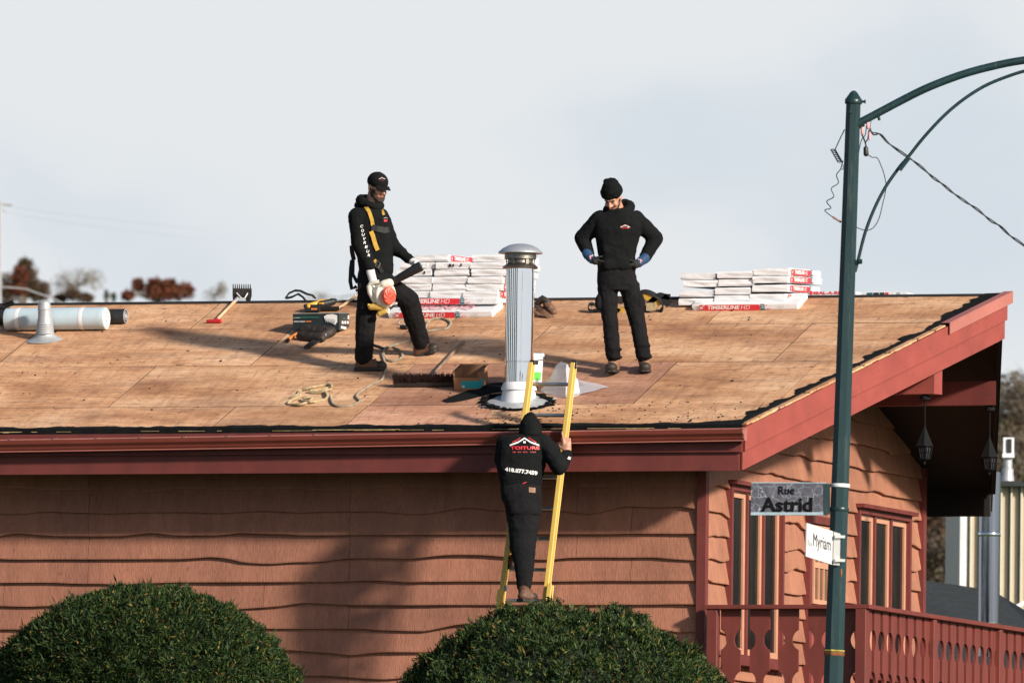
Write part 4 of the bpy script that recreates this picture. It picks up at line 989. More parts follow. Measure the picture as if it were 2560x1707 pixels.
mb.caps(m3(440, 1230, -.07), .10, m3(470, 1160, -.07), .09, sq=(fw, .7))
hd3 = remesh(mb, 'hooded_top', M['blackfab'], P3, .009, 4, .005, 6)
mb = MB()
for k, (x, y, w, dd) in enumerate(((550, 655, 14, .02), (549, 685, 58, .06), (548, 735, 94, .10), (550, 790, 114, .125), (550, 850, 122, .13), (546, 915, 124, .13))): T[k if k < 6 else 5] = (x, y, w, dd)
mb.loft([ring(m3(x, y, .03), rt*(w*pc), fw*dd, sq=1) for x, y, w, dd in T[:6]])
remesh(mb, 'hood', M['blackfab'], P3, .010, 3, .005, 9)
mb = MB(); mb.loft([ring(m3(x, y, 0, True), rt*(w*pc), fw*dd) for x, y, w, dd in ((450, 20, 212, .12), (448, 100, 218, .135), (455, 200, 212, .14), (470, 290, 196, .13), (485, 370, 182, .12))])
for a, b in (((482, 340, 175), (470, 560, 158)), ((470, 560, 158), (466, 720, 142)), ((466, 720, 142), (484, 950, 104)), ((484, 950, 104), (482, 1150, 82))):
    mb.caps(m3(a[0], a[1], 0, True), a[2]*pc*.98, m3(b[0], b[1], 0, True), b[2]*pc*.98, 16, sq=(fw, .8))
mb.caps(m3(400, 300, .05, True), .10, m3(395, 420, .34, True), .08); mb.caps(m3(395, 420, .34, True), .075, m3(400, 700, .26, True), .06)
tr3 = remesh(mb, 'trousers', M['blackfab2'], P3, .009, 3, .0045, 8)
hl = m3(432, 1318, -.06, True); bootmesh(hl, m3(600, 1316, .10, True), hl, m3(478, 1190, 0, True), M['boot'], P3, w=.052)
hl = m3(345, 960, .25, True); bootmesh(hl, m3(400, 955, .48, True), hl, m3(385, 850, .27, True), M['boot'], P3, w=.05)
t3 = bvh(hd3); f_ = drape(t3, .007); rooflogo(m3(484, 1022, 0), rt, UP, .255, f_, hd3)
text('TOITURE', m3(330, 1060, 0), rt*.995-UP*.0, UP, 312*pc, 36*pc, M['redprint'], hd3, bold=.035, fn=f_)
dull_ = simple('dull_red_print', (.30, .03, .03))
for u0, u1 in ((352, 392), (408, 452), (470, 520), (545, 612)):
    mb = MB(); n_ = 4
    for i in range(n_):
        a_, b_ = u0+(u1-u0)*i/n_, u0+(u1-u0)*(i+.75)/n_; mb.add([f_(m3(a_, 1094)), f_(m3(b_, 1094)), f_(m3(b_, 1080)), f_(m3(a_, 1080))], [(0, 1, 2, 3)])
    mb.build('print_band', dull_, hd3)
text('418.877.7459', m3(272, 1295, 0), (rt-UP*.13), UP, 350*pc, 44*pc, M['white'], hd3, bold=.04, fn=f_)
text('5', m3(950, 1160, 0), rt*.9-UP*.4, UP*.9+rt*.4, 36*pc, 30*pc, M['white'], hd3, bold=.04, fn=f_)
tt = bvh(tr3); f2 = drape(tt, .006); mb = MB(); mb.add([f2(m3(*p, 0, True)) for p in ((532, 75), (605, 82), (603, 136), (533, 130))], [(0, 1, 2, 3)]); mb.build('leather_patch', M['boottan'], tr3)
mb = MB(); mb.add([f_(m3(*p)) for p in ((458, 1428), (508, 1410), (508, 1418), (470, 1434))], [(0, 1, 2, 3)]); mb.build('red_tag', M['redprint'], hd3)
# ------------------------------------------------------------------ shingle bundles
def wrapper_mesh(seed, L=.98, W_=.333, H_=.061):
    me = bpy.data.meshes.new('wrapper'); bm = bmesh.new(); bmesh.ops.create_cube(bm, size=1)
    bmesh.ops.subdivide_edges(bm, edges=bm.edges[:], cuts=9, use_grid_fill=True)
    for v in bm.verts:
        x, y, z = v.co.x*L, v.co.y*W_, (v.co.z+.5)*H_
        ex = max(0, abs(v.co.x)-.44)/.06; ey = max(0, abs(v.co.y)-.38)/.12; ez = max(0, abs(v.co.z)-.3)/.2
        x *= 1-.008*ez; y *= 1-.03*ez*ez-.015*ex
        q = V((x*9+seed*7.3, y*9, z*26+seed)); n_ = noise.noise(q)
        fold = 1-abs(noise.noise(V((x*5+seed*3, y*11, z*40)))*2.4)
        z += .003*n_*(1 if v.co.z > -.49 else .2)+.006*noise.noise(V((x*1.5+seed*5, y*2, 0)))*(v.co.z+.5)
        d = .005*noise.noise(V((x*6, y*6+seed*4, z*34)))+.0022*fold
        if abs(v.co.x) > .49: x += (1 if x > 0 else -1)*(d*1.6)
        if abs(v.co.y) > .49: y += (1 if y > 0 else -1)*d*.6
        v.co = (x, y, z)
    bm.to_mesh(me); bm.free(); me.materials.append(M['wrap']); me.polygons.foreach_set('use_smooth', [True]*len(me.polygons))
    try: me.set_sharp_from_angle(angle=math.radians(50))
    except Exception: pass
    return me
WR = [wrapper_mesh(i) for i in range(6)]
def local_obj(name, me, parent):
    o = bpy.data.objects.new(name, me); COL.objects.link(o); o.parent = parent; return o
def proto_prints():
    P = []
    holder = bpy.data.objects.new('tmp', None); COL.objects.link(holder)
    def q(name, x0, x1, z0_, z1, mat, y=-.1745):
        mb = MB(); mb.cell((x0, y, z0_), (x1-x0, 0, 0), (0, -.0012, 0), (0, 0, z1-z0_)); P.append(mb.build(name, mat, holder, local=True))
    q('print_band', -.375, .140, .004, .056, M['redprint']); q('print_band', .150, .188, .005, .060, M['teal']); q('print_band', .155, .183, .043, .048, M['white'], -.1759); q('print_band', .155, .183, .024, .030, M['white'], -.1759)
    q('print_band', -.470, -.435, .030, .034, M['greyprint']); q('print_band', -.470, -.435, .018, .022, M['greyprint']); q('print_band', -.470, -.435, .042, .046, M['greyprint'])
    q('print_band', -.425, -.385, .008, .056, M['redprint']); q('print_band', .20, .212, .046, .054, M['redprint']); q('print_band', .20, .245, .012, .022, M['pinkprint'])
    q('print_band', .33, .36, .030, .032, M['greyprint']); q('print_band', .33, .333, .030, .055, M['greyprint']); q('print_band', .36, .363, .03, .055, M['greyprint'])
    P.append(text('TIMBERLINE', (-.345, -.1762, .015), (1, 0, 0), (0, 0, 1), .300, .034, M['white'], holder, bold=.035, shear=.18, local=True))
    P.append(text('HD', (-.035, -.1762, .014), (1, 0, 0), (0, 0, 1), .085, .036, M['white'], holder, bold=-.008, shear=.22, local=True))
    P.append(text('GAF', (-.420, -.1762, .018), (1, 0, 0), (0, 0, 1), .030, .026, M['white'], holder, bold=.03, local=True))
    return holder, P
_h, PRN = proto_prints()
for p in PRN: p.parent = None
PRD = [(p.name.split('.')[0], p.data) for p in PRN]
for p in PRN: bpy.data.objects.remove(p)
bpy.data.objects.remove(_h)
tm = []
hh = bpy.data.objects.new('tmp', None); COL.objects.link(hh)
tm.append(('lettering', text('TIMBERLINE HD', (-.40, -.13, .0765), (1, 0, 0), (0, 1, 0), .70, .11, M['pinkprint'], hh, bold=.02, shear=.2, local=True).data))
for o in list(hh.children): bpy.data.objects.remove(o)
bpy.data.objects.remove(hh)
def bundle(loc, rz_, rx=0, ry=0, seed=0, label='', group='', top=False):
    t = thing('shingle_bundle', label, 'shingle bundle', loc, group, (rx, ry, rz_))
    local_obj('wrapper', WR[seed % 6], t)
    for n_, me in PRD: local_obj(n_, me, t)
    if top:
        for n_, me in tm: local_obj(n_, me, t)
    return t
cols = ('left', 'middle', 'right'); ordn = ('top', 'second', 'third', 'fourth', 'fifth', 'sixth')
def end_on(xl_, xr_, yb, vf, sc, ox, oy, seed, label, group, tilt=2.0):
    p = vert_pt((xl_+xr_)/2/sc+ox, yb/sc+oy, vf)
    rot = math.pi/2+rnd.uniform(-.035, .035); c = p+V((-math.cos(rot)*0, 0, 0))+V((0, .49, 0))
    o = bundle(c, rot, 0, -math.radians(tilt), seed, label, group)
    o.location.z = p.z+.49*math.sin(math.radians(tilt)); return o
GL, GR = 'bundles in the tall stack near the blower', 'bundles in the short stack nearer the lamp post'
vL = roof_pt(1100, 790).y; q = roof_pt((42+915)/2/3.409+960, 665/3.409+600)
sa = math.atan(KP)
def facing(xc, yb, h, sc, ox, oy, tilt, seed, label, group, top, dv=.0):
    p = roof_pt(xc/sc+ox, yb/sc+oy) if h is None else vert_pt(xc/sc+ox, yb/sc+oy, h)
    c = p+V((0, .167*math.cos(tilt), .167*math.sin(tilt)))
    return bundle(c, 0, tilt, 0, seed, label, group, top), p
_, pL = facing(480, 665, None, 3.409, 960, 600, sa, 2, 'lowest white shingle bundle of the tall stack, its red lettered side showing, top partly bare', GL, True)
vF = pL.y+.10
facing(518, 551, vF, 3.409, 960, 600, sa*.35, 4, 'white shingle bundle with red lettered side, second from the bottom of the tall stack', GL, False)
vE = vF+.01
Lrows = [(490, [(95, 380), (385, 675), (680, 972)]), (430, [(110, 400), (405, 700), (705, 990)]), (370, [(120, 405), (410, 705), (710, 1000)]), (306, [(130, 410), (435, 725), (730, 1033)]), (246, [(135, 425), (432, 725), (735, 1035)]), (185, [None, (258, 548), (750, 1028)])]
for i, (yb, cs) in enumerate(Lrows):
    for j, c in enumerate(cs):
        if not c: continue
        lay = ordn[5-i]
        eo = end_on(c[0], c[1], yb, vE+rnd.uniform(-.01, .01), 3.409, 960, 600, i*3+j, f'end-on white shingle bundle of the tall stack, {cols[j]} column, {lay} layer', GL)
        if (i, j) in ((4, 1), (3, 0)):
            for (ty, tz, tw, th2) in (((-.03, .014, .022, .034), (.0, .016, .014, .030), (.075, .018, .012, .032)) if i == 4 else ((.10, .012, .014, .032),)):
                mb = MB(); mb.ell((-.496, -ty, tz+th2/2), (.006, tw/2, th2/2), n=8); mb.build('tear', M['tar'], eo, local=True)
_, pR = facing(745, 500, None, 3.675, 1660, 640, sa, 1, 'lowest white shingle bundle of the short stack, lying sideways with red lettered side', GR, False)
vG = pR.y+.07
Rr = [([452, 422, 412], [(137, 465), (468, 792), (798, 1118)]), ([375, 352, 328], [(150, 475), (480, 800), (808, 1135)]), ([284, 276, 247], [(168, 488), (490, 815), (820, 1145)]), ([216, 203, 178], [(165, 486), (490, 812), (820, 1145)])]
for i, (ys3, cs) in enumerate(Rr):
    for j, c in enumerate(cs):
        end_on(c[0], c[1], ys3[j], vG+rnd.uniform(-.012, .012), 3.675, 1660, 640, i*3+j+3, f'end-on white shingle bundle of the short stack, {cols[j]} column, {ordn[3-i]} layer', GR, 2.5)
# red round print on the top bundle of the tall stack
for x0, x1, lab in ((2024, 2140, 'narrow white pack of ridge shingles with red lettering left of the lamp post'), (2152, 2270, 'narrow white pack on the ridge right of the lamp post, small dark print')):
    a = vert_pt(x0, 738.5, HS+.03); b = vert_pt(x1, 738.5, HS+.03); t = thing('ridge_shingle_pack', lab, 'shingle pack', a, 'ridge shingle packs')
    zt = .044; mb = MB(); n = 12; rings = []
    for i in range(n+1):
        p = a.lerp(b, i/n)+V((0, 0, -.01)); hgt = zt+.004*noise.noise(V((i*.8, x0, 0)))-(.02 if i in (0, n) and x0 > 2100 else 0)
        rings.append([p, p+V((0, 0, hgt)), p+V((0, .30, hgt)), p+V((0, .30, 0))])
    mb.loft(rings); mb.build('wrapper', M['wrap'], t, smooth=False)
    if x0 < 2100:
        text('SEAL-A-RIDGE', a+V((.035, -.004, .008)), (1, 0, 0), (0, 0, 1), .36, .028, M['redprint'], t, bold=.03)
        mb = MB(); mb.cell(a+V((.006, -.004, .006)), (.02, 0, 0), (0, .002, 0), (0, 0, .034)); mb.build('print_band', M['redprint'], t)
    else:
        for k, (u, w, mt) in enumerate(((.06, .05, 'teal'), (.12, .05, 'boxdark'), (.18, .04, 'boxdark'), (.23, .03, 'redprint'), (.34, .03, 'greyprint'))):
            mb = MB(); mb.cell(a+V((u, -.004, .0)), (w, 0, 0), (0, .002, 0), (0, 0, .024)); mb.build('print_band', M[mt], t)
# ------------------------------------------------------------------ rolls, flashing, tools
RNm = V((0, -KP, 1)).normalized(); RS = V((0, 1, KP)).normalized(); X1 = V((1, 0, 0))
def roll(xa_, xb_, yc, r, mat, endm, label, name='membrane_roll', bands=None):
    a = roof_pt(xa_, yc)+RNm*(r+.004); b = roof_pt(xb_, yc); b = V((b.x, a.y, a.z)); t = thing(name, label, 'membrane roll', (a+b)/2-RNm*r)
    mb = MB(); L = (b-a).length; prof = [(r*.98, 0)]+[(r*(1+.012*noise.noise(V((i*1.3, r*9, 0)))), .006+(L-.012)*i/20) for i in range(21)]+[(r*.98, L)]
    mb.lathe(prof, a, X1, 32); mb.build('roll', mat, t, smooth=True)
    for i in range(5):
        rr = r*(.92-.17*i); mb = MB(); mb.tube([b+V((.002, math.cos(u)*rr*(1-.06*u/6.28), math.sin(u)*rr*(1-.06*u/6.28))) for u in [2*math.pi*k/20 for k in range(20)]], .004 if i < 4 else .007, 5, closed=True); mb.build('spiral', endm if i % 2 else M['greyprint'], t, smooth=True)
    mb = MB(); mb.lathe([(r*.975, 0), (r*.97, .004)], b-X1*.002, X1, 28); mb.build('end_face', endm, t)
    for u in bands or []:
        mb = MB(); c = a.lerp(b, u); mb.lathe([(r*1.012, -.018), (r*1.016, -.016), (r*1.016, .016), (r*1.012, .018)], c, X1, 32); mb.build('paper_band', M['whitepaint'], t, smooth=True)
    return t
roll(-14, 312, 812, .066, M['blackroll'], M['blackroll'], 'thin black membrane roll behind the pale blue roll')
roll(20, 266, 826, .101, M['bluefelt'], M['whitepaint'], 'thick pale blue membrane roll with white bands and white end', bands=(.13, .77))
fb = roof_pt(113, 847); t = thing('pipe_flashing', 'galvanised pipe flashing with wide flange and ribbed neck in front of the blue roll', 'pipe flashing', fb); ax = V((0, -.12, 1)).normalized()
mb = MB(); mb.lathe([(.172, 0), (.176, .004), (.165, .010), (.12, .022), (.088, .045), (.080, .06)], fb+V((0, -.005, -.012)), RNm*.6+ax*.4, 36); mb.build('flange', M['steel2'], t, smooth=True)
mb = MB(); pr = []
for i in range(5): pr += [(.080-.002*i, .045+i*.020), (.086-.002*i, .053+i*.020), (.080-.002*i, .061+i*.020)]
pr += [(.066, .17), (.060, .20), (.058, .265)]; mb.lathe(pr, fb, ax, 32); mb.build('ribbed_neck', M['steel2'], t, smooth=True)
mb = MB(); mb.lathe([(.062, .262), (.062, .272), (.058, .276), (.053, .335), (.049, .335)], fb, ax, 32); mb.build('collar', M['steel2'], t, smooth=True)
mb = MB(); fl0 = roof_pt(6, 778); rr_ = random.Random(5)
for i in range(9):
    c = roof_pt(rr_.uniform(-14, 24), rr_.uniform(760, 790), .02+.012*rr_.random()); mb.prism([c+X1*math.cos(a)*rr_.uniform(.02, .07)+RS*math.sin(a)*rr_.uniform(.02, .10)+RNm*rr_.uniform(0, .03) for a in [2*math.pi*k/8 for k in range(8)]], RNm*.008)
tag(mb.build('felt_scrap', M['tar']), 'crumpled black felt scrap at the left end of the rolls', 'felt scrap')
def scraper(knob, hand0, blade_b, blade_t, wpx, label, flat=False, hr=.014, knobm='redpl'):
    a = roof_pt(*knob, .022); t = thing('shingle_scraper', label, 'scraper', a)
    b = roof_pt(*hand0, .03) if flat else vert_pt(hand0[0], hand0[1], HS-.06)
    mb = MB(); mb.tube([a, a.lerp(b, .12), a.lerp(b, .5), a.lerp(b, 1)], [hr*1.15, hr, hr*.95, hr*1.05], 10); mb.build('shaft', M['wood'], t, smooth=True)
    if knobm:
        mb = MB(); d = (a-b).normalized(); mb.caps(a-X1*.07-V((0, 0, 0)), .017, a+X1*.05, .019, 10); mb.caps(a, .019, a-d*.05, .018, 10); remesh(mb, 'grip', M[knobm], t, .006, 2, 0)
    return t, a, b
t, a, b = scraper((538, 803), (592, 748), None, None, 50, 'shingle scraper with red grip and wooden shaft, toothed blade up against the sky')
mb = MB(); n = 9; w_ = .175; bl0 = vert_pt(605, 749, HS-.04)+V((0, 0, -.01)); poly = [(-w_/2*.95, 0), (-w_/2, .05), (-w_/2, .125)]
for i in range(n): x0 = -w_/2+w_*i/n; poly += [(x0+w_/n*.12, .152), (x0+w_/n*.45, .152), (x0+w_/n*.60, .112), (x0+w_/n*.95, .112)]
poly += [(w_/2, .05), (w_/2*.86, 0), (.04, 0), (.02, .03), (-.02, .03), (-.04, 0)]
dx = (rt0).normalized(); mb.prism([bl0+dx*p+V((0, 0, q))+fw*(.04-q*.25) for p, q in poly], fw*.006); mb.build('toothed_blade', M['blackplastic'], t)
mb = MB()
for s in (-1, 1): mb.tube([b, bl0+dx*(.01+s*.012)+V((0, 0, .02)), bl0+dx*(s*.05)+V((0, 0, .07))+fw*.01], .008, 6)
mb.tube([a.lerp(b, .88), b+(b-a).normalized()*.03], .017, 8); mb.build('socket', M['steel2'], t)
t, a, b = scraper((896, 737), (846, 771), None, None, 48, 'shingle scraper lying behind the tool carton, pale shaft going up to the man', True, .014, None)
mb = MB(); c = roof_pt(825, 775, .02)
for i in range(9): mb.cell(c+X1*(-.09+.02*i), X1*.015, RS*.02, RNm*.028)
mb.cell(c+X1*-.095+RS*.018, X1*.19, RS*.06, RNm*.012); mb.build('toothed_blade', M['blackplastic'], t)
# black straps lying over the ridge
t = thing('webbing_straps', 'loose black webbing looped over the ridge beside the yellow tool', 'straps', roof_pt(750, 752))
zz = lambda x, y: vert_pt(x/5.2275+600, y/5.2275+620, HS-.02)
for pts in ([(590, 660), (640, 590), (720, 555), (790, 560), (870, 600), (950, 620), (985, 660)], [(610, 655), (680, 640), (760, 600), (820, 640), (860, 690)]):
    mb = MB(); mb.strap([zz(*p) for p in pts], .035, .007, [fw+UP*.55]*len(pts)); mb.build('strap', M['strapK'], t)
# reciprocating saw
t = thing('cordless_saw', 'yellow and black cordless saw lying on the roof behind the carton', 'power tool', roof_pt(790, 775)); zz = lambda x, y, h=.03: roof_pt(x/5.2275+600, y/5.2275+620+h*250*.9, h)
mb = MB(); mb.caps(zz(900, 690, .06), .026, zz(1080, 640, .06), .032); mb.caps(zz(1000, 640, .07), .02, zz(1160, 630, .06), .026); mb.box(zz(1060, 625, .085), (.05, .03, .016)); remesh(mb, 'motor_housing', M['yellowpl'], t, .007, 2, 0)
mb = MB(); mb.caps(zz(1060, 665, .06), .034, zz(1220, 635, .055), .030); mb.caps(zz(1190, 610, .06), .018, zz(1240, 625, .055), .024); remesh(mb, 'nose', M['blackplastic'], t, .007, 2, 0)
mb = MB(); mb.caps(zz(860, 690, .06), .022, zz(900, 740, .04), .022); mb.box(zz(960, 745, .035), (.145, .08, .062)); mb.build('battery', M['blackplastic'], t, bevel=.004)
mb = MB(); c = zz(990, 750, .045)-V((0, .045, -.002)); mb.box(c, (.055, .004, .014)); mb.build('print_band', M['orange'], t)
mb = MB(); mb.cell(zz(1250, 640, .05), (.07, 0, .012), (0, .004, 0), (0, 0, .012)); mb.build('blade', M['steel2'], t)
# tool carton on a black pouch
cr = roof_pt(732, 838); c0_ = vert_pt(732, 827, cr.y); cw, cd, ch = .445, .27, .150
t = thing('tool_carton', 'dark green tool carton with a white saw-like picture, sitting tilted behind the man', 'carton', c0_)
mb = MB(); mb.cell(c0_, (cw, 0, 0), (0, cd, .02), (0, -.012, ch)); mb.build('box', [M['boxdark']], t, bevel=.004)
mb = MB(); mb.cell(c0_+V((.006, -.008, ch+.003)), (cw-.012, 0, 0), (0, cd-.012, .02), (0, 0, .003)); mb.build('lid', M['boxtop'], t)
def onfront(u0, u1, z0_, z1, mt, nm='print_band'):
    mb = MB(); o = c0_+V((u0, -.0035-.012*z0_/ch, z0_)); mb.cell(o, (u1-u0, 0, 0), (0, -.0015, 0), (0, -.012*(z1-z0_)/ch, z1-z0_)); return mb.build(nm, M[mt], t)
onfront(.005, .25, .112, .126, 'boxgreen'); onfront(.005, .07, .113, .118, 'white')
onfront(.010, .060, .076, .088, 'greyprint'); onfront(.066, .118, .076, .088, 'greyprint'); onfront(.125, .178, .077, .087, 'orange')
mb = MB(); pts = [(.30, .125), (.33, .142), (.385, .146), (.425, .135), (.425, .075), (.405, .05), (.35, .078), (.31, .092)]
mb.prism([c0_+V((u, -.006-.012*z_/ch, z_)) for u, z_ in pts], (0, -.002, 0)); mb.build('print_picture', M['white'], t)
for k in range(7): 
    mb = MB(); mb.cell(c0_+V((.318+.014*k, -.0165, .075-.002*k)), (.004, 0, .0), (0, -.002, 0), (-.004, 0, .038)); mb.build('print_line', M['greyprint'], t)
onfront(.37, .385, .062, .08, 'redprint')
def onside(v0, v1, z0_, z1, mt):
    mb = MB(); mb.cell(c0_+V((cw+.001, v0, z0_+v0*.07)), (.002, 0, 0), (0, v1-v0, 0), (0, 0, z1-z0_)); mb.build('print_band', M[mt], t)
onside(.03, .16, .105, .118, 'boxgreen'); onside(.04, .08, .108, .115, 'white')
for u in (.05, .12, .19): onside(u, u+.045, .06, .085, 'whitepaint')
onside(.03, .17, .018, .040, 'white'); onside(.21, .245, .10, .135, 'whitepaint')
t = thing('tool_pouch', 'black tool pouch with a pointed flap under the dark green carton', 'tool pouch', roof_pt(790, 850)); z2_ = lambda x, y, h=.03: roof_pt(x/5.2275+600, y/5.2275+620, h)
mb = MB(); mb.caps(z2_(790, 1150, .035), .04, z2_(1060, 1175, .04), .045, sq=(RNm, .9)); mb.caps(z2_(1060, 1160, .04), .04, z2_(1190, 1090, .05), .045); mb.caps(z2_(850, 1080, .05), .05, z2_(1120, 1090, .05), .05); mb.caps(z2_(1100, 1120, .05), .02, z2_(1095, 1200, .03), .016)
remesh(mb, 'pouch', M['leatherD'], t, .009, 2, .005, 14)
mb = MB(); mb.prism([z2_(*p, .018) for p in ((1090, 1190), (1010, 1250), (900, 1305), (835, 1312), (850, 1290), (930, 1230), (980, 1180))], RNm*.012); mb.build('flap', M['leatherD'], t)
mb = MB(); mb.tube([z2_(1095, 1210, .02), z2_(1115, 1150, .05), z2_(1130, 1100, .07)], .006, 6); mb.build('clip', M['steel2'], t)
t = thing('hammer', 'orange-gripped hammer handle poking out under the tool carton', 'hammer', z2_(620, 1210, 0)); mb = MB()
mb.tube([z2_(628, 1205, .022), z2_(650, 1180, .022), z2_(780, 1095, .03)], [.014, .0155, .013], 10); mb.build('grip', M['orange'], t, smooth=True)
mb = MB(); mb.tube([z2_(616, 1216, .022), z2_(632, 1200, .022)], .017, 10); mb.build('end_cap', M['leatherD'], t, smooth=True)
# ropes
def spline(P, n=10, closed=False):
    out_ = []; P = [V(p) for p in P]
    for i in range(len(P)-1):
        p0, p1, p2, p3 = P[max(i-1, 0)], P[i], P[i+1], P[min(i+2, len(P)-1)]
        for k in range(n):
            t = k/n; out_.append(.5*((2*p1)+(p2-p0)*t+(2*p0-5*p1+4*p2-p3)*t*t+(3*p1-p0-3*p2+p3)*t**3))
    out_.append(P[-1]); return out_
def rope_mesh(name, pts, r, mat, parent, strands=3, pitch=.045, smooth=True, step=.006):
    pts = spline(pts, 12); Ls = [0]
    for a, b in zip(pts, pts[1:]): Ls.append(Ls[-1]+(b-a).length)
    res = []; d = 0; i = 0
    while d < Ls[-1]:
        while Ls[i+1] < d: i += 1
        res.append(pts[i].lerp(pts[i+1], (d-Ls[i])/max(1e-6, Ls[i+1]-Ls[i]))); d += step
    mb = MB(); prev = V((0, 0, 1)); fr_ = []
    for k, p in enumerate(res):
        t = (res[min(k+1, len(res)-1)]-res[max(k-1, 0)]).normalized(); x = (prev-t*prev.dot(t)).normalized(); fr_.append((p, x, t.cross(x))); prev = x
    for s_i in range(strands):
        mb.tube([p+(x*math.cos(2*math.pi*(k*step/pitch+s_i/strands))+y*math.sin(2*math.pi*(k*step/pitch+s_i/strands)))*r*.48 for k, (p, x, y) in enumerate(fr_)], r*.58, 6)
    return mb.build(name, mat, parent, smooth=smooth)
zr = lambda x, y, h=.011: roof_pt(x/4.704+700, y/4.704+840, h)
t = thing('rope', 'long tan hemp rope winding from a loose coil up past the man in the cap', 'rope', zr(500, 700, 0))
c1 = [(120, 725), (180, 700), (212, 690), (238, 640), (320, 612), (440, 590), (560, 568), (612, 588), (560, 608), (430, 638), (362, 640), (350, 662), (420, 672), (520, 645), (602, 625), (530, 648), (558, 690), (540, 738), (430, 770), (350, 768), (262, 762), (250, 742), (310, 720), (378, 728), (335, 772), (250, 800), (150, 806), (98, 794), (140, 752), (222, 712), (242, 655)]
rope_mesh('coil', [zr(x, y, .011+.016*(i % 3 == 1)) for i, (x, y) in enumerate(c1)], .0125, M['rope'], t)
c2 = [(545, 655), (590, 710), (620, 790), (680, 825), (780, 822), (880, 802), (942, 768), (918, 738), (900, 708), (930, 668), (1000, 620), (1100, 562), (1190, 520), (1225, 460), (1250, 370), (1218, 260), (1205, 190), (1240, 142), (1330, 128), (1405, 172), (1440, 240), (1370, 286), (1275, 286), (1222, 235), (1240, 150), (1400, 92), (1530, 52), (1640, 5), (1690, -52), (1760, -180), (1890, -208), (2005, -160), (1965, -92), (1830, -72), (1710, -48)]
rope_mesh('rope_run', [zr(x, y, .011+.014*(i in (17, 24, 29, 34))) for i, (x, y) in enumerate(c2)], .0125, M['ropeg'], t)
t2 = thing('rope_grab', 'small metal ring and black rope grab beside the man\'s raised boot', 'rope grab', roof_pt(1005, 815)); z4 = lambda x, y, h=.015: roof_pt(x/3.409+960, y/3.409+600, h)
mb = MB(); mb.tube([z4(152+26*math.cos(a), 698+26*math.sin(a), .03+.028*math.sin(-a)) for a in [2*math.pi*k/16 for k in range(16)]], .005, 6, closed=True); mb.build('ring', M['steel2'], t2, smooth=True)
mb = MB(); mb.caps(z4(150, 738, .02), .018, z4(190, 745, .02), .020); mb.tube([zr(1090, 105, .03), zr(1160, 128, .03), zr(1222, 150, .03)], .014, 8); mb.build('grab', M['blackplastic'], t2, smooth=True)
# broom, carton, black patch
t = thing('push_broom', 'dark bristled push broom lying upside down with a weathered handle', 'broom', z4(340, 1240, 0))
a, b = z4(88, 1246, .012), z4(600, 1242, .012); dv_ = (b-a); mb = MB(); mb.cell(a-RS*.02, dv_, RS*.07, RNm*.035); mb.build('head', M['leatherD'], t, bevel=.004)
mb = MB(); rr_ = random.Random(8)
for i in range(620):
    u = rr_.random(); p = a+dv_*u+RS*rr_.uniform(-.018, .048)+RNm*.03; d_ = (RNm+X1*rr_.uniform(-.25, .25)+RS*rr_.uniform(-.3, .3)+X1*(u-.5)*.25).normalized()*rr_.uniform(.055, .085); w = X1*.004
    mb.add([p-w, p+w, p+d_+w*.4, p+d_-w*.4], [(0, 1, 2, 3)]); mb.add([p-RS*.004, p+RS*.004, p+d_], [(0, 1, 2)])
mb.cell(a+RS*.0+RNm*.035, dv_, RS*.035, RNm*.038); br = mb.build('bristles', M['bristle'], t, kind='stuff')
mb = MB(); mb.tube([z4(385, 1180, .05), z4(560, 990, .03), z4(640, 900, .022), z4(682, 868, .02)], [.0145, .0145, .015, .013], 10); mb.build('handle', M['woodold'], t, smooth=True)
t = thing('cardboard_carton', 'open brown cardboard carton with a turquoise label at the end of the broom', 'carton', z4(700, 1280, 0)); o = z4(602, 1283, .004); w_, d__, h_ = .235, .25, .17
mb = MB(); mb.cell(o, X1*w_, RS*d__, RNm*.006); mb.cell(o, X1*w_, RS*.006, RNm*.115); mb.cell(o+RS*(d__-.006), X1*w_, RS*.006, RNm*h_); mb.cell(o+RS*.006, X1*.006, RS*(d__-.012), RNm*h_); mb.cell(o+X1*(w_-.006)+RS*.006, X1*.006, RS*(d__-.012), RNm*h_); mb.build('box', M['cardboard'], t)
mb = MB(); mb.cell(o+X1*(-.004)+RS*.004+RNm*(h_-.01), X1*.012, RS*(d__), RNm*.014); mb.cell(o+X1*(w_-.012)+RS*.02+RNm*(h_-.006), X1*.03, RS*(d__-.02), RNm*.008); mb.build('flap', M['cardboardD'], t)
mb = MB(); mb.cell(o+X1*.065+RNm*.022-RS*.002, X1*(w_-.065), RS*.002, RNm*.065); mb.cell(o+X1*w_+RNm*.022, X1*.002, RS*.11, RNm*.065); mb.build('label', M['turq'], t)
mb = MB(); mb.cell(o+X1*.075+RNm*.028-RS*.004, X1*.022, RS*.002, RNm*.018); mb.build('print_band', M['white'], t)
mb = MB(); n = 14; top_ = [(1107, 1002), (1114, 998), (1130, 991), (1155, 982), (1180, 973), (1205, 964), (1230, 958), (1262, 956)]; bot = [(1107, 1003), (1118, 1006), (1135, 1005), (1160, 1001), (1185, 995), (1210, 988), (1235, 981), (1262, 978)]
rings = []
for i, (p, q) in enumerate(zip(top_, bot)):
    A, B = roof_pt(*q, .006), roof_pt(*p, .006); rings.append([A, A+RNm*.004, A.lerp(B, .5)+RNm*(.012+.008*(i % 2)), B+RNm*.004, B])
mb.loft(rings); tag(mb.build('rubber_flap', M['tar'], smooth=True), 'flat black rubber flap on the plywood left of the flue base', 'rubber flap')  # thin black patch raised just off the plywood
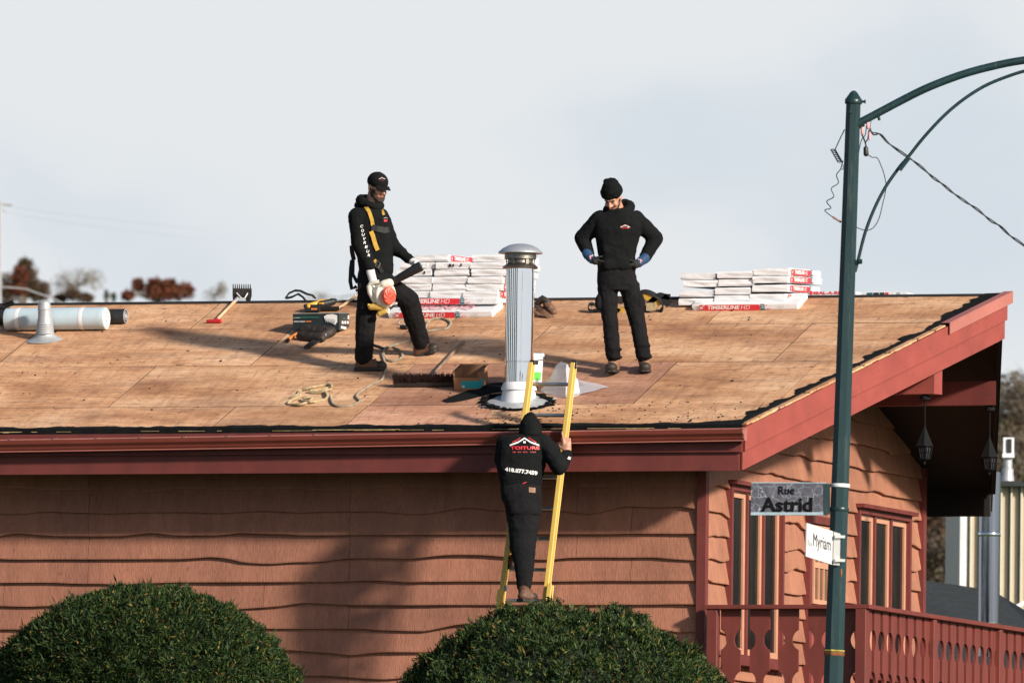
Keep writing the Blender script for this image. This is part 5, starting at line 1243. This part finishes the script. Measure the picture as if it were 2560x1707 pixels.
# bucket
bc = roof_pt(1321, 968); t = thing('bucket', 'white plastic bucket with a green label half behind the flue', 'bucket', bc); ax = V((0, -.10, 1)).normalized(); bo = bc+V((0, 0, .03))
mb = MB(); mb.lathe([(.118, 0), (.135, .235), (.146, .238), (.146, .262), (.138, .268), (.132, .255), (.115, .02)], bo, ax, 32); mb.build('pail', M['whitepaint'], t, smooth=True)
mb = MB(); mb.tube([bo+ax*.215+V((.148*math.cos(a), .148*math.sin(a), -.02*abs(math.sin(a)))) for a in [-1.6+2.4*k/14 for k in range(15)]], .003, 5); mb.build('wire_handle', M['alu'], t)
mb = MB(); vsl = []
for k in range(7):
    a = -1.15+.16*k; r0 = .124
    vsl.append((bo+ax*.03+V((math.cos(a)*r0, math.sin(a)*r0, 0)), bo+ax*.10+V((math.cos(a)*(r0+.006), math.sin(a)*(r0+.006), 0))))
for k in range(6): mb.add([vsl[k][0], vsl[k+1][0], vsl[k+1][1], vsl[k][1]], [(0, 1, 2, 3)])
mb.build('label', simple('green_label', (.12, .55, .08), .5), t)
# plastic film
t = thing('plastic_sheet', 'crumpled translucent plastic sheet on the roof behind the ladder top', 'plastic sheet', roof_pt(1420, 985))
B0 = [(1352, 978), (1365, 984), (1380, 988), (1395, 993), (1415, 997), (1432, 992), (1450, 988)]; Tp = [(1362, 955, .05), (1378, 940, .10), (1390, 918, .18), (1402, 904, .23), (1416, 908, .22), (1430, 930, .13), (1445, 950, .05)]
G = []
for i in range(7):
    p0 = roof_pt(*B0[i], .004); tp = Tp[i]; top3 = vert_pt(tp[0], tp[1], p0.y+.10+.02*(i % 2)); bk = top3+V((.02, .16, 0)); bk.z = HE+KP*bk.y+.006
    G.append([p0.lerp(top3, j/6)+V((0, -.018*math.sin(j*1.9+i*1.3), .004*math.sin(j+i))) for j in range(7)]+[top3.lerp(bk, j/4)+V((0, .01*math.sin(j*2+i), 0)) for j in range(1, 5)])
mb = MB(); nj = len(G[0]); mb.add([p for g_ in G for p in g_], [(i*nj+j, (i+1)*nj+j, (i+1)*nj+j+1, i*nj+j+1) for i in range(6) for j in range(nj-1)])
mb.build('film', M['plastic'], t, smooth=True)
A_ = [(1432, 952), (1452, 955), (1470, 957), (1490, 961), (1505, 964), (1520, 968)]; C_ = [(1428, 993), (1450, 988), (1468, 985), (1486, 979), (1502, 974), (1520, 969)]
mb = MB(); pts = []
for i in range(6):
    a, b = roof_pt(*A_[i], .008), roof_pt(*C_[i], .008)
    for j in range(6): pts.append(a.lerp(b, j/5)+RNm*(.006+.014*abs(math.sin(i*1.7+j*2.1))*(1-i/6)))
mb.add(pts, [(i*6+j, i*6+j+1, i*6+7+j, i*6+6+j) for i in range(5) for j in range(5)]); mb.build('film', M['plastic'], t, smooth=True)
# tool belt behind flue
z5 = lambda x, y, h=.04: roof_pt(x/5.2275+1320, y/5.2275+700, h); e5 = lambda x, y, d=0: vert_pt(x/5.2275+1320, y/5.2275+700, roof_pt(1370, 800).y+.10+d)
t = thing('tool_belt', 'worn brown leather tool belt with pouches in front of the ridge, right of the flue', 'tool belt', roof_pt(1360, 812))
mb = MB(); mb.caps(e5(70, 540, 0), .045, e5(290, 520, 0), .040, sq=(fw, .9)); mb.caps(e5(80, 430, .05), .04, e5(200, 500, .05), .03); remesh(mb, 'pouch', M['leather'], t, .008, 2, .006, 12)
mb = MB(); mb.caps(e5(250, 320, .10), .04, e5(330, 420, .08), .034); remesh(mb, 'pouch', M['leather'], t, .008, 2, .004, 12)
mb = MB(); mb.tube([e5(120, 300, .1), e5(190, 250, .1), e5(260, 290, .1), e5(270, 380, .1), e5(200, 400, .1), e5(60, 330, .1), e5(40, 420, .1)], [.035, .038, .036, .03, .03, .045, .04], 10); mb.build('belt_loop', M['leatherD'], t, smooth=True)
mb = MB(); mb.strap([e5(110, 370, -.04), e5(190, 410, -.055), e5(270, 470, -.055), e5(330, 505, -.04)], .045, .012, UP); mb.build('belt', M['leather'], t)
# spare harness
t = thing('safety_harness', 'spare black and yellow safety harness heaped behind the man in the knitted hat', 'harness', roof_pt(1590, 780)); hv = roof_pt(1600, 786).y+.06
e6 = lambda x, y, d=0: vert_pt(x/5.2275+1320, y/5.2275+700, hv+d)
def hs2(pts, w, mt, nm='strap', flat_=False, wd=None): mb = MB(); mb.strap(spline([e6(*p) for p in pts], 5), w, .009, wd or (fw*.8+UP*.3)); mb.build(nm, M[mt], t)
hs2([(905, 360), (850, 310), (800, 320), (790, 370), (830, 400), (880, 390), (940, 380)], .05, 'strapK'); hs2([(860, 330), (820, 345), (830, 385)], .05, 'rope')
hs2([(860, 420), (920, 430), (1000, 420), (1180, 400), (1180, 470), (1190, 520), (1300, 530), (1400, 500)], .045, 'strapK', wd=UP)
hs2([(1170, 395), (1210, 400), (1250, 415)], .06, 'strapY', wd=UP); hs2([(1160, 260), (1240, 265)], .07, 'leatherD', wd=UP)
hs2([(1430, 190), (1500, 155), (1580, 160), (1680, 210), (1740, 270), (1760, 350), (1720, 420), (1640, 440), (1560, 430), (1530, 380)], .045, 'strapK', wd=fw*.5+UP*.8)
hs2([(1490, 210), (1530, 205), (1590, 240), (1650, 245), (1690, 280), (1730, 310)], .055, 'strapY', wd=UP); hs2([(1500, 380), (1570, 320), (1650, 250), (1720, 200), (1790, 215), (1860, 220)], .05, 'strapK', wd=UP)
hs2([(1500, 240), (1540, 290), (1560, 330)], .045, 'boottan', wd=UP+rt*.4); hs2([(1770, 300), (1810, 270), (1850, 230)], .10, 'strapK', wd=UP)
mb = MB(); mb.box(e6(1605, 350, -.03), (.085, .006, .07)); mb.build('label_tag', M['rope'], t)
hs2([(1440, 330), (1500, 420), (1480, 470)], .06, 'strapK', wd=rt)
# ------------------------------------------------------------------ lamp post and signs
DP = 110.0; P_ = lambda x, y, d=0: at_dist(x, y, DP+d)
foot = P_(2060, 2380); 
pole_c = lambda y: 2134+(2083-2134)*(y-245)/(1707-245)
t = thing('lamp_post', 'dark green tapered lamp post with a long curved arm reaching right', 'lamp post', foot)
mb = MB(); pts = [P_(pole_c(y), y) for y in (252, 600, 1000, 1400, 1707, 2100, 2420)]; mb.tube(pts, [.061, .066, .071, .077, .082, .088, .092], 8, up=rt+fw*.4); mb.build('pole', M['poleg'], t)
mb = MB(); a, b = P_(pole_c(259), 259), P_(pole_c(228), 228); d = (b-a).normalized(); mb.lathe([(.066, -.005), (.069, 0), (.069, .03), (.060, .04), (.030, .085), (.012, .10)], a, d, 20); mb.build('cap', M['poleg'], t, smooth=True)
z7 = lambda x, y, d=0: P_(x/2.613+2040, y/2.613+100, d)
mb = MB(); A7 = [(278, 545), (420, 470), (560, 396), (700, 326), (850, 264), (1000, 213), (1150, 174), (1300, 143), (1500, 118), (1800, 110)]; mb.tube(spline([z7(*p) for p in A7], 5), .031, 14); mb.tube([z7(268, 552), z7(300, 532)], .044, 12); mb.build('arm', M['poleg'], t, smooth=True)
mb = MB(); A8 = [(255, 1515), (276, 1435), (320, 1262), (380, 1105), (450, 968), (540, 838), (602, 765), (700, 642), (830, 502), (960, 392), (1100, 303), (1250, 240), (1400, 195), (1700, 130)]; mb.tube(spline([z7(*p) for p in A8], 5), .0135, 10); mb.tube([z7(545, 850, -.02), z7(602, 775, -.02)], .018, 8); mb.build('brace_rod', M['poleg'], t, smooth=True)
mb = MB(); mb.box(z7(252, 1450, -.01), (.05, .05, .03)); mb.build('bracket', M['poleg'], t)
for pr_, c_, a_ in (([(.02, -.01), (.02, .015), (.012, .02)], z7(286, 1447, -.02), rt), ([(.01, -.03), (.01, .02), (.016, .02), (.016, .03)], z7(300, 404), rt), ([(.012, -.02), (.012, .02)], z7(410, 510), (UP*-1+rt*.3)), ([(.014, -.01), (.014, .02)], z7(228, 470, -.07), -fw)):
    mb = MB(); mb.lathe(pr_, c_, a_, 8); mb.build('bolt', M['poleg'], t)
mb = MB(); mb.caps(z7(1760, 125), .10, z7(2000, 120), .12, sq=(UP, .5)); mb.build('lamp_head', M['poleg'], t, smooth=True)
for y, r_, mt, h_ in ((1634, .0835, 'rust', .014), (1626, .0828, 'rustY', .006)):
    a = P_(pole_c(y), y); mb = MB(); rr_ = random.Random(int(y)); b_ = []
    mb.lathe([(r_, -h_), (r_+.002, 0), (r_, h_)], a, (pts[3]-pts[4]).normalized(), 8); mb.v = [p for p in mb.v]; 
    mb.build('rust_band', M[mt], t)
for x, y, w, h_ in ((2103, 1432, .012, .05), (2101, 1395, .008, .03)): mb = MB(); mb.ell(P_(x, y, -.066), (w*.7, .010, h_*.8)); mb.build('rust_patch', M['rust'], t, smooth=True)
zs = lambda x, y, d=0: P_(x/2.387+1740, y/2.387+1050, d-.03)
t = thing('street_sign', 'grey stone-patterned street sign reading Rue Astrid, fixed left of the lamp post', 'street sign', zs(560, 568), 'street name signs')
a, b, c, d = zs(327, 567), zs(785, 568), zs(785, 371), zs(329, 370); mb = MB(); nf = fw*.012; mb.prism([a, b, c, d], nf); mb.build('plate', M['stone'], t)
mb = MB(); mb.prism([zs(327, 566, -.002), zs(760, 566, -.002), zs(760, 548, -.002), zs(327, 548, -.002)], nf*.2); mb.prism([zs(330, 375, -.002), zs(780, 376, -.002), zs(780, 371, -.002), zs(330, 370, -.002)], nf*.2); mb.build('edge_strip', simple('pale_blue_strip', (.32, .42, .50), .4), t)
mb = MB(); mb.prism([zs(762, 560, -.004), zs(800, 560, -.004), zs(800, 380, -.004), zs(762, 380, -.004)], nf*3); mb.build('bracket', M['poleg'], t)
k_ = 1/(2.387*318.0)
text('Rue', zs(492, 441, -.008), rt, UP, 96*k_, 47*k_, M['signk'], t, bold=.012); text('Astrid', zs(388, 547, -.008), rt, UP, 306*k_, 88*k_, M['signk'], t, bold=.026)
for y in (390, 532): 
    mb = MB(); c = P_(pole_c(y/2.387+1050), y/2.387+1050); mb.lathe([(.0775, -.014), (.0785, -.012), (.0785, .012), (.0775, .014)], c, (pts[3]-pts[4]).normalized(), 20); mb.build('clamp_band', M['whitepaint'] if y < 400 else M['poleg'], t, smooth=True)
t = thing('street_sign', 'white street sign reading Rue Myriam, angled below the stone-patterned one', 'street sign', zs(760, 862), 'street name signs')
TL, TR, BR, BLp = zs(661, 612, -.42), zs(822, 666, -.06), zs(815, 862, -.06), zs(657, 812, -.42)
TR = TL+(BR-BLp)
mb = MB(); mb.prism([BLp, BR, TR, TL], (TR-TL).cross(BLp-TL).normalized()*.01); mb.build('plate', M['signw'], t)
e1 = (TR-TL); e2 = (TL-BLp); nn_ = e1.cross(e2).normalized()
if nn_.dot(fw) > 0: nn_ = -nn_
def ms(u, v): return BLp+(BR-BLp)*u+(TL-BLp)*v+nn_*.0018
for s_, u, v, w, h_, bd in (('Rue', .05, .34, .17, .18, .01), ('Myriam', .25, .26, .66, .50, .0)):
    vs_, fs_ = font_mesh(s_, bd, 0); mb = MB(); mb.add([ms(u+a*w, v+b*h_) for a, b in vs_], fs_); mb.build('lettering', M['greyprint'] if s_ == 'Rue' else simple('navy_print', (.012, .016, .04), .9, spec=.05), t)
mb = MB(); mb.prism([zs(818, 862, -.07), zs(858, 866, -.08), zs(862, 676, -.08), zs(822, 664, -.07)], fw*.02); mb.build('bracket', M['signw'], t)
for y in (693, 834): 
    mb = MB(); mb.prism([zs(830, y+9, -.10), zs(890, y+10, -.10), zs(890, y-6, -.10), zs(830, y-9, -.10)], fw*.03); mb.build('clamp', M['signw'], t)
# cables
t = thing('overhead_cable', 'twisted black overhead cable running from the lamp arm down to the right', 'cable', z7(355, 580))
cp = spline([z7(*p) for p in ((350, 575), (372, 612), (420, 618), (480, 680), (600, 765), (690, 832), (760, 895), (830, 945), (900, 1003), (985, 1062), (1060, 1112), (1135, 1175), (1200, 1215), (1270, 1280), (1359, 1342), (1600, 1540))], 6)
for s_i in (0, 1):
    mb = MB(); mb.tube([p+(UP*math.cos(i*.42+math.pi*s_i)+fw*math.sin(i*.42+math.pi*s_i))*.008 for i, p in enumerate(cp)], .0055, 6); mb.build('strand', M['cable'], t, smooth=True)
t = thing('wire_loop', 'thin wires, splices and a black clamp dangling under the arm joint', 'wiring', z7(320, 700))
for pts_, r_, mt in (([(330, 560), (322, 620), (300, 650), (285, 700), (272, 790)], .004, 'cable'), ([(342, 752), (368, 768), (400, 772), (428, 830), (445, 880), (458, 950), (452, 1000), (438, 1060), (410, 1170), (370, 1230), (320, 1243), (258, 1222)], .0035, 'cable'), ([(360, 530), (350, 600), (345, 660)], .004, 'alu'), ([(300, 620), (318, 660), (328, 700)], .006, 'cable'), ([(345, 590), (340, 640), (325, 670)], .005, 'cable')):
    mb = MB(); mb.tube(spline([z7(*p) for p in pts_], 5), r_, 6); mb.build('wire', M[mt], t, smooth=True)
mb = MB(); mb.caps(z7(325, 710), .019, z7(327, 745), .021, 10); mb.build('clamp', M['blackplastic'], t, smooth=True)
mb = MB(); mb.caps(z7(301, 570), .010, z7(303, 612), .013, 8); mb.caps(z7(337, 545), .012, z7(340, 575), .012, 8); mb.caps(z7(350, 610), .010, z7(348, 650), .006, 8); mb.build('splice', M['pinkprint'], t, smooth=True)
t = thing('wire_loop', 'coiled black wire with a wavy tail hanging left of the post', 'wiring', z7(130, 760))
hx = []
for i in range(110):
    u = i/109; cx, cy_ = 110+(158-110)*u, 715+(800-715)*u; a = u*2*math.pi*7; hx.append(z7(cx+16*math.cos(a)+4*math.sin(a), cy_+9*math.sin(a), .03*math.cos(a+1)))
mb = MB(); mb.tube([z7(187, 585), z7(160, 640), z7(132, 700)]+hx, .0045, 6); mb.tube([hx[-1], z7(176, 792)], .004, 6); mb.build('coil', M['cable'], t, smooth=True)
mb = MB(); mb.tube(spline([z7(*p) for p in ((172, 800), (160, 845), (134, 882), (146, 935), (100, 970), (116, 1024), (70, 1055), (97, 1098), (57, 1114), (110, 1158))], 6), .0042, 6); mb.tube(spline([z7(*p) for p in ((176, 815), (176, 845), (160, 845))], 4), .003, 5); mb.build('wire', M['cable'], t, smooth=True)
mb = MB(); mb.caps(z7(115, 1160), .009, z7(160, 1188), .008, 8); mb.build('splice', M['boottan'], t, smooth=True)
# ------------------------------------------------------------------ foliage
def leaf_cloud(name, pos, nrm, ln, wd, mat, parent, per=3, droop=0.0, seed=1, spread=.9):
    r = np.random.RandomState(seed); n = len(pos)*per
    p = np.repeat(pos, per, 0)+r.normal(0, ln*.25, (n, 3)); d = np.repeat(nrm, per, 0)+r.normal(0, spread, (n, 3)); d[:, 2] += droop
    d /= np.linalg.norm(d, axis=1)[:, None]+1e-9; s = np.cross(d, r.normal(0, 1, (n, 3))); s /= np.linalg.norm(s, axis=1)[:, None]+1e-9
    L = ln*r.uniform(.6, 1.3, (n, 1)); Wd = wd*r.uniform(.6, 1.3, (n, 1)); u = np.cross(d, s)
    v = np.stack([p-d*L*.4, p+s*Wd*.5+u*Wd*.25, p+d*L*.6, p-s*Wd*.5+u*Wd*.25], 1).reshape(-1, 3)
    if parent: v = v-np.array(wpos(parent))[None]
    me = bpy.data.meshes.new(name); me.vertices.add(len(v)); me.vertices.foreach_set('co', v.astype(np.float32).ravel())
    me.loops.add(n*4); me.loops.foreach_set('vertex_index', np.arange(n*4, dtype=np.int32)); me.polygons.add(n); me.polygons.foreach_set('loop_start', np.arange(0, n*4, 4, dtype=np.int32)); me.polygons.foreach_set('loop_total', np.full(n, 4, np.int32))
    me.update(); me.materials.append(mat); o = bpy.data.objects.new(name, me); COL.objects.link(o); o.parent = parent; o['kind'] = 'stuff'; return o
def dome(label, cxp, topy, a, b, D, n, seed):
    c = at_dist(cxp, topy, D); c.z -= b; base = V((c.x, c.y, gz(c.y)))
    t = thing('cedar_bush', label, 'bush', base, 'clipped cedar domes before the wall')
    r = np.random.RandomState(seed); u = r.normal(0, 1, (n, 3)); u[:, 2] = np.abs(u[:, 2])*1.0-.35*r.rand(n); u /= np.linalg.norm(u, axis=1)[:, None]
    rad = 1+np.array([.03*noise.noise(V((q[0]*2.2+seed, q[1]*2.2, q[2]*2.2)))+.03*noise.noise(V((q[0]*5, q[1]*5, q[2]*5+seed)))+.014*noise.noise(V((q[0]*14, q[1]*14, q[2]*14))) for q in u])[:, None]-np.abs(r.normal(0, .012, (n, 1)))
    cl_ = np.array([noise.noise(V((q[0]*12+seed, q[1]*12, q[2]*12))) for q in u])
    rad = rad+.075*cl_[:, None]*(cl_[:, None] > 0); keep_ = (cl_ > -.30)|(r.rand(n) < .5); u = u[keep_]; rad = rad[keep_]; n = len(u)
    pos = np.array(c)[None]+u*np.array([[a, a*.95, b]])*rad
    leaf_cloud('foliage', pos, u*.8, .055, .0125, M['cedar'], t, 6, .12, seed, .75)
    k = r.choice(n, 260); leaf_cloud('foliage', pos[k]+u[k]*.03, u[k], .10, .014, M['cedar'], t, 5, .5, seed+5, .45)
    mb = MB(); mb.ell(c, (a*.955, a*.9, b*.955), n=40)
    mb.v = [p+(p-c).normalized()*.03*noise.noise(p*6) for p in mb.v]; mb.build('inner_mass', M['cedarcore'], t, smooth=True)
    mb = MB(); mb.tube([base-V((0, 0, .1)), V((c.x, c.y, c.z))], .08, 8); mb.build('trunk', M['bark'], t)
    mb = MB(); mb.ell(V((c.x, c.y, (c.z+base.z)/2)), (a*.93, a*.88, abs(c.z-base.z)/2+.25), n=24) 
    return t
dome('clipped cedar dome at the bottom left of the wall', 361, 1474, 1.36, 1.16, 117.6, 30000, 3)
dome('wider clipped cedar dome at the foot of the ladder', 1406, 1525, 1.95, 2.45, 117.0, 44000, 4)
def tree(label, lobes, D, matn, n, leaf, group=None, name='tree', trunk=True, cat='tree', bare=0, seed=1, trunkr=.16, gzoff=0, barkm='bark'):
    """lobes: (px, py, rx px, ry px) of crown masses in the photograph, built at distance D"""
    k = D/F; C_ = [(at_dist(x, y, D+random.uniform(-.5, .5)), rx*k, ry*k) for x, y, rx, ry in lobes]
    c = C_[0][0]; base = V((c.x, c.y, min(gz(c.y), c.z-1)-.3)); t = thing(name, label, cat, base, group); r = np.random.RandomState(seed)
    P = []; U = []
    for q, rx, ry in C_:
        m_ = int(n/len(C_)); u = r.normal(0, 1, (m_, 3)); u /= np.linalg.norm(u, axis=1)[:, None]; rad = r.rand(m_, 1)**.45
        cl = np.array([noise.noise(V((a_[0]*2.5+q.x, a_[1]*2.5, a_[2]*2.5+seed))) for a_ in u])[:, None]
        keep = (r.rand(m_, 1) < (.75+cl*1.2))[:, 0]
        P.append((np.array(q)[None]+u*rad*(1+.35*cl)*np.array([[rx, rx, ry]]))[keep]); U.append(u[keep])
    leaf_cloud('crown', np.concatenate(P), np.concatenate(U), leaf, leaf*.6, M[matn], t, 1, 0, seed, 1.0)
    if trunk:
        mb = MB(); low = min(C_, key=lambda e: e[0].z)[0]; mb.tube([base, V((c.x+.1, c.y, base.z+(low.z-base.z)*.5)), V((c.x, c.y, low.z))], [trunkr*1.3, trunkr, trunkr*.6], 8); mb.build('trunk', M[barkm], t, smooth=True)
        mb = MB()
        for q, rx, ry in C_:
            for i in range(4+bare*5):
                d = V((r.normal(), r.normal()*.6, abs(r.normal())*.9)); d.normalize(); s0 = V((c.x, c.y, low.z-.15*ry)).lerp(q, r.rand()*.5); e = q+V((d.x*rx, d.y*rx, d.z*ry)); mid = s0.lerp(e, .5)+V((0, 0, .1*ry))
                mb.tube([s0, mid, e], [trunkr*.35, trunkr*.22, trunkr*.08], 5)
                for z_ in range(bare*3):
                    s1 = mid.lerp(e, r.rand()); e1_ = s1+V((r.normal()*.3*rx, 0, abs(r.normal())*.35*ry)); mb.tube([s1, e1_], [trunkr*.12, trunkr*.04], 4)
        mb.build('limb', M[barkm], t)
    return t
TG = 'autumn trees beyond the ridge'
tree('dark red and brown tree top at the far left beyond the ridge', [(15, 725, 45, 42), (60, 700, 38, 40), (95, 728, 30, 26), (62, 672, 20, 26)], 640, 'leafbrown', 9000, .14, TG, seed=2)
tree('bright red tree top peeping out of the brown tree on the far left', [(52, 688, 20, 22), (45, 725, 25, 14)], 620, 'leafred', 2600, .12, TG, seed=3)
tree('small green spruce tip above the red crown at far left', [(62, 668, 7, 18), (80, 690, 6, 20)], 660, 'needle', 1600, .10, TG, seed=4)
tree('bare grey tree with sparse twigs left of centre beyond the ridge', [(195, 705, 55, 38), (150, 715, 30, 32), (235, 700, 30, 28)], 650, 'leafgrey', 1500, .09, TG, bare=1, seed=5, trunkr=.07)
tree('low reddish bush in front of the bare grey tree', [(180, 735, 22, 18), (215, 745, 20, 12), (150, 746, 16, 12)], 600, 'leafbrown', 3000, .12, TG, name='bush', cat='bush', seed=6, trunk=False)
tree('tiny dark spruce pair right of the bare tree', [(266, 738, 6, 14), (284, 742, 6, 12)], 700, 'needle', 900, .10, TG, seed=7)
tree('rust red spreading tree behind the ridge near the scraper', [(395, 730, 45, 22), (345, 712, 14, 16), (388, 710, 20, 16), (425, 713, 18, 15), (462, 724, 24, 17), (320, 738, 16, 12), (420, 738, 60, 14)], 600, 'leafred', 9000, .13, TG, seed=8)
tree('faint bare bush behind the scraper blade', [(535, 738, 30, 20), (555, 722, 16, 20)], 760, 'leafgrey', 900, .10, TG, bare=0, name='bush', cat='bush', seed=9, trunkr=.05)
tree('faint bare bush behind the yellow saw', [(800, 742, 34, 18), (905, 745, 22, 14)], 780, 'leafgrey', 900, .10, TG, name='bush', cat='bush', seed=10, trunkr=.05)
FG = 'brown autumn trees behind the right end of the house'; rr_ = random.Random(11)
spec = [(2535, 1040, 120, 105, 430), (2600, 1000, 110, 80, 450), (2650, 1130, 160, 140, 420), (2545, 1180, 110, 100, 400), (2470, 1150, 120, 110, 440), (2360, 1340, 75, 80, 400), (2400, 1420, 80, 70, 380), (2330, 1420, 60, 75, 390)]
labs = ['tall brown tree right of the roof tip', 'pale brown tree crown cut by the right frame edge', 'broad brown tree at the right edge above the barn', 'brown tree directly behind the barn vent', 'brown tree mostly hidden by the overhang', 'dark brown tree seen under the overhang beside the corner trim', 'brown thicket tree above the dark shingled roof', 'low thicket tree right beside the corner trim']
for i, ((x, y, rx, ry, D), lb) in enumerate(zip(spec, labs)):
    tree(lb, [(x, y, rx, ry), (x+rr_.uniform(-40, 40), y-ry*.4, rx*.6, ry*.6), (x+rr_.uniform(-50, 50), y+ry*.5, rx*.7, ry*.6)], D, 'leafbrown' if i % 3 else 'leafgrey2', 5200, .13, FG, bare=1, seed=20+i, trunkr=.07, barkm='barkpale' if i % 2 else 'bark')
# ------------------------------------------------------------------ buildings behind
def wallbox(mb, x0, x1, y0, y1, D, dep, mi=0):
    a, b, c = at_dist(x0, y1, D), at_dist(x1, y1, D), at_dist(x0, y0, D); r_ = rt0; mb.cell(a, r_*((b-a).dot(r_)), fw*dep, UP*(c.z-a.z), mi)
t = thing('barn', 'beige barn clad in vertical ribbed metal siding, partly hidden behind the house', 'barn', at_dist(2500, 1700, 170))
mb = MB(); wallbox(mb, 2398, 2760, 1212, 1760, 170, 6); mb.build('wall', M['barnwall'], t)
mb = MB(); wallbox(mb, 2396, 2413, 1212, 1760, 169.9, .3); mb.build('corner_trim', M['whitepaint'], t)
mb = MB(); wallbox(mb, 2392, 2765, 1201, 1213, 169.8, 6.5); mb.build('roof_edge', M['shingledark'], t)
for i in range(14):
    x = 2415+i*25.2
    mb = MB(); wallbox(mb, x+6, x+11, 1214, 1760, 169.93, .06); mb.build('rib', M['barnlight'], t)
    mb = MB(); wallbox(mb, x, x+4, 1214, 1760, 169.96, .03); mb.build('rib', M['barnshadow'], t)  # grey strip painted in as the shadow beside each batten
mb = MB(); a = at_dist(2532, 1515, 160); b = at_dist(2600, 1478, 160); mb.cell(a, b-a, fw*.1, UP*-.06); mb.build('barge_board', M['whitepaint'], t)
t = thing('roof_vent', 'square white metal vent on top of the beige barn', 'vent', at_dist(2520, 1202, 168))
mb = MB(); a = at_dist(2519, 1202, 168); z8 = lambda y: at_dist(2519, y, 168).z-a.z; mb.lathe([(.080, 0), (.076, z8(1190)), (.070, z8(1188)), (.070, z8(1172)), (.055, z8(1170)), (.055, z8(1143))], a, n=16); mb.build('duct', M['steel2'], t, smooth=True)
mb = MB(); wallbox(mb, 2506, 2536, 1133, 1143, 167.9, .17); wallbox(mb, 2508, 2535, 1093, 1133, 167.92, .13); h_ = mb.build('hood', M['whitepaint'], t)
mb = MB(); wallbox(mb, 2518, 2529, 1097, 1131, 167.9, .02); mb.build('opening', M['blackplastic'], t)
t = thing('shed', 'low shed with a dark shingled roof behind the railing', 'shed', at_dist(2420, 1760, 150))
mb = MB(); q = [at_dist(2200, 1700, 148), at_dist(2760, 1740, 148), at_dist(2620, 1560, 152), at_dist(2500, 1486, 154), at_dist(2441, 1470, 154), at_dist(2200, 1432, 154)]; mb.prism(q, fw*.3+UP*-.1); rf_ = mb.build('roof', M['shingledark'], t)
for i in range(16):
    mb = MB(); y = 1470+i*14; a, b = at_dist(2310, y-18, 147.6-.0), at_dist(2590 if i > 6 else 2470+i*15, y+(6 if i < 6 else 14), 147.6); 
    mb.cell(a, b-a, fw*.02, UP*.012); mb.build('shingle_course', M['shingledark'], rf_)
mb = MB(); wallbox(mb, 2210, 2740, 1650, 2000, 151, 3); mb.build('wall', M['barnwall'], t)
t = thing('metal_flue', 'polished metal flue pipe standing behind the railing, in front of the barn', 'flue', at_dist(2470, 1600, 146)); a = at_dist(2471, 1640, 146); z9 = lambda y: at_dist(2471, y, 146).z-a.z
mb = MB(); mb.lathe([(.112, 0), (.112, z9(1338))], a, n=28); mb.lathe([(.112, z9(1334)), (.112, z9(1180))], a, n=28); mb.build('pipe', simple('sooty_steel', (.30, .31, .34), .12, 1, .3, 6, .1, .01, (3, 3, .05)), t, smooth=True)  # steel colour darkened to mute the bright sky reflected in the pipe
mb = MB(); mb.lathe([(.112, z9(1341)), (.118, z9(1339)), (.118, z9(1332)), (.112, z9(1330))], a, n=28); mb.build('joint_band', M['steel'], t, smooth=True)
mb = MB(); mb.lathe([(.112, z9(1562)), (.116, z9(1560)), (.116, z9(1556))], a, n=28); mb.build('joint_band', M['steel'], t, smooth=True)
t = thing('utility_pole', 'distant pale utility pole with crossarm at the left edge', 'utility pole', at_dist(-1, 800, 330))
zu = lambda x, y: at_dist(x, y, 330); mb = MB(); mb.tube([zu(-1, 900), zu(0, 500)], .04, 8); mb.build('pole', M['greyprint'], t)
mb = MB(); mb.tube([zu(-30, 509), zu(30, 512)], .03, 6); mb.tube([zu(2, 514), (zu(14, 532))], .018, 5); mb.build('crossarm', M['greyprint'], t)
for i, (y0_, y1_) in enumerate(((512, 575), (528, 600))):
    mb = MB(); mb.tube([at_dist(5+(520-5)*k/10, y0_+(y1_-y0_)*(k/10)**.8, 332+20*k) for k in range(11)], .003, 4); mb.build('wire', M['greyprint'], t)
mb = MB(); mb.tube(spline([at_dist(x, y, 300) for x, y in ((-60, 712), (0, 717), (60, 722), (85, 730), (125, 743), (160, 760))], 5), [.014]*26, 6)
tag(mb.build('service_cable', M['greyprint'], smooth=True), 'pale thick cable sagging in front of the trees at the far left', 'cable')
mb = MB()
# trees out of frame on the left, added to darken the flue's reflection
for i, (x, y, h_) in enumerate(((-46, -26, 15), (-52, -8, 16), (-50, 10, 15), (-38, -44, 16), (-24, -56, 17), (-9, -64, 17))):
    base = V((x, y, gz(y))); t = thing('street_tree', ['dark tree beside the street, left of the house', 'tall dark tree left of the house', 'dark tree behind the left neighbour', 'dark tree at the far side of the street', 'broad dark tree across the street', 'tree across the street nearest the photographer'][i], 'tree', base, 'trees left of the house'); r = np.random.RandomState(40+i)
    u = r.normal(0, 1, (3600, 3)); u /= np.linalg.norm(u, axis=1)[:, None]; leaf_cloud('crown', np.array(base+V((0, 0, h_*.55)))[None]+u*r.rand(3600, 1)**.4*np.array([[5.5, 5.5, h_*.48]]), u, .7, .55, M['needle'], t, 1, 0, i, 1)
    mb = MB(); mb.tube([base, base+V((0, 0, h_*.6))], [.25, .12], 8); mb.build('trunk', M['bark'], t)
    mb = MB(); mb.ell(base+V((0, 0, h_*.5)), (4.2, 4.2, h_*.42), n=14); mb.build('inner_mass', M['cedarcore'], t)
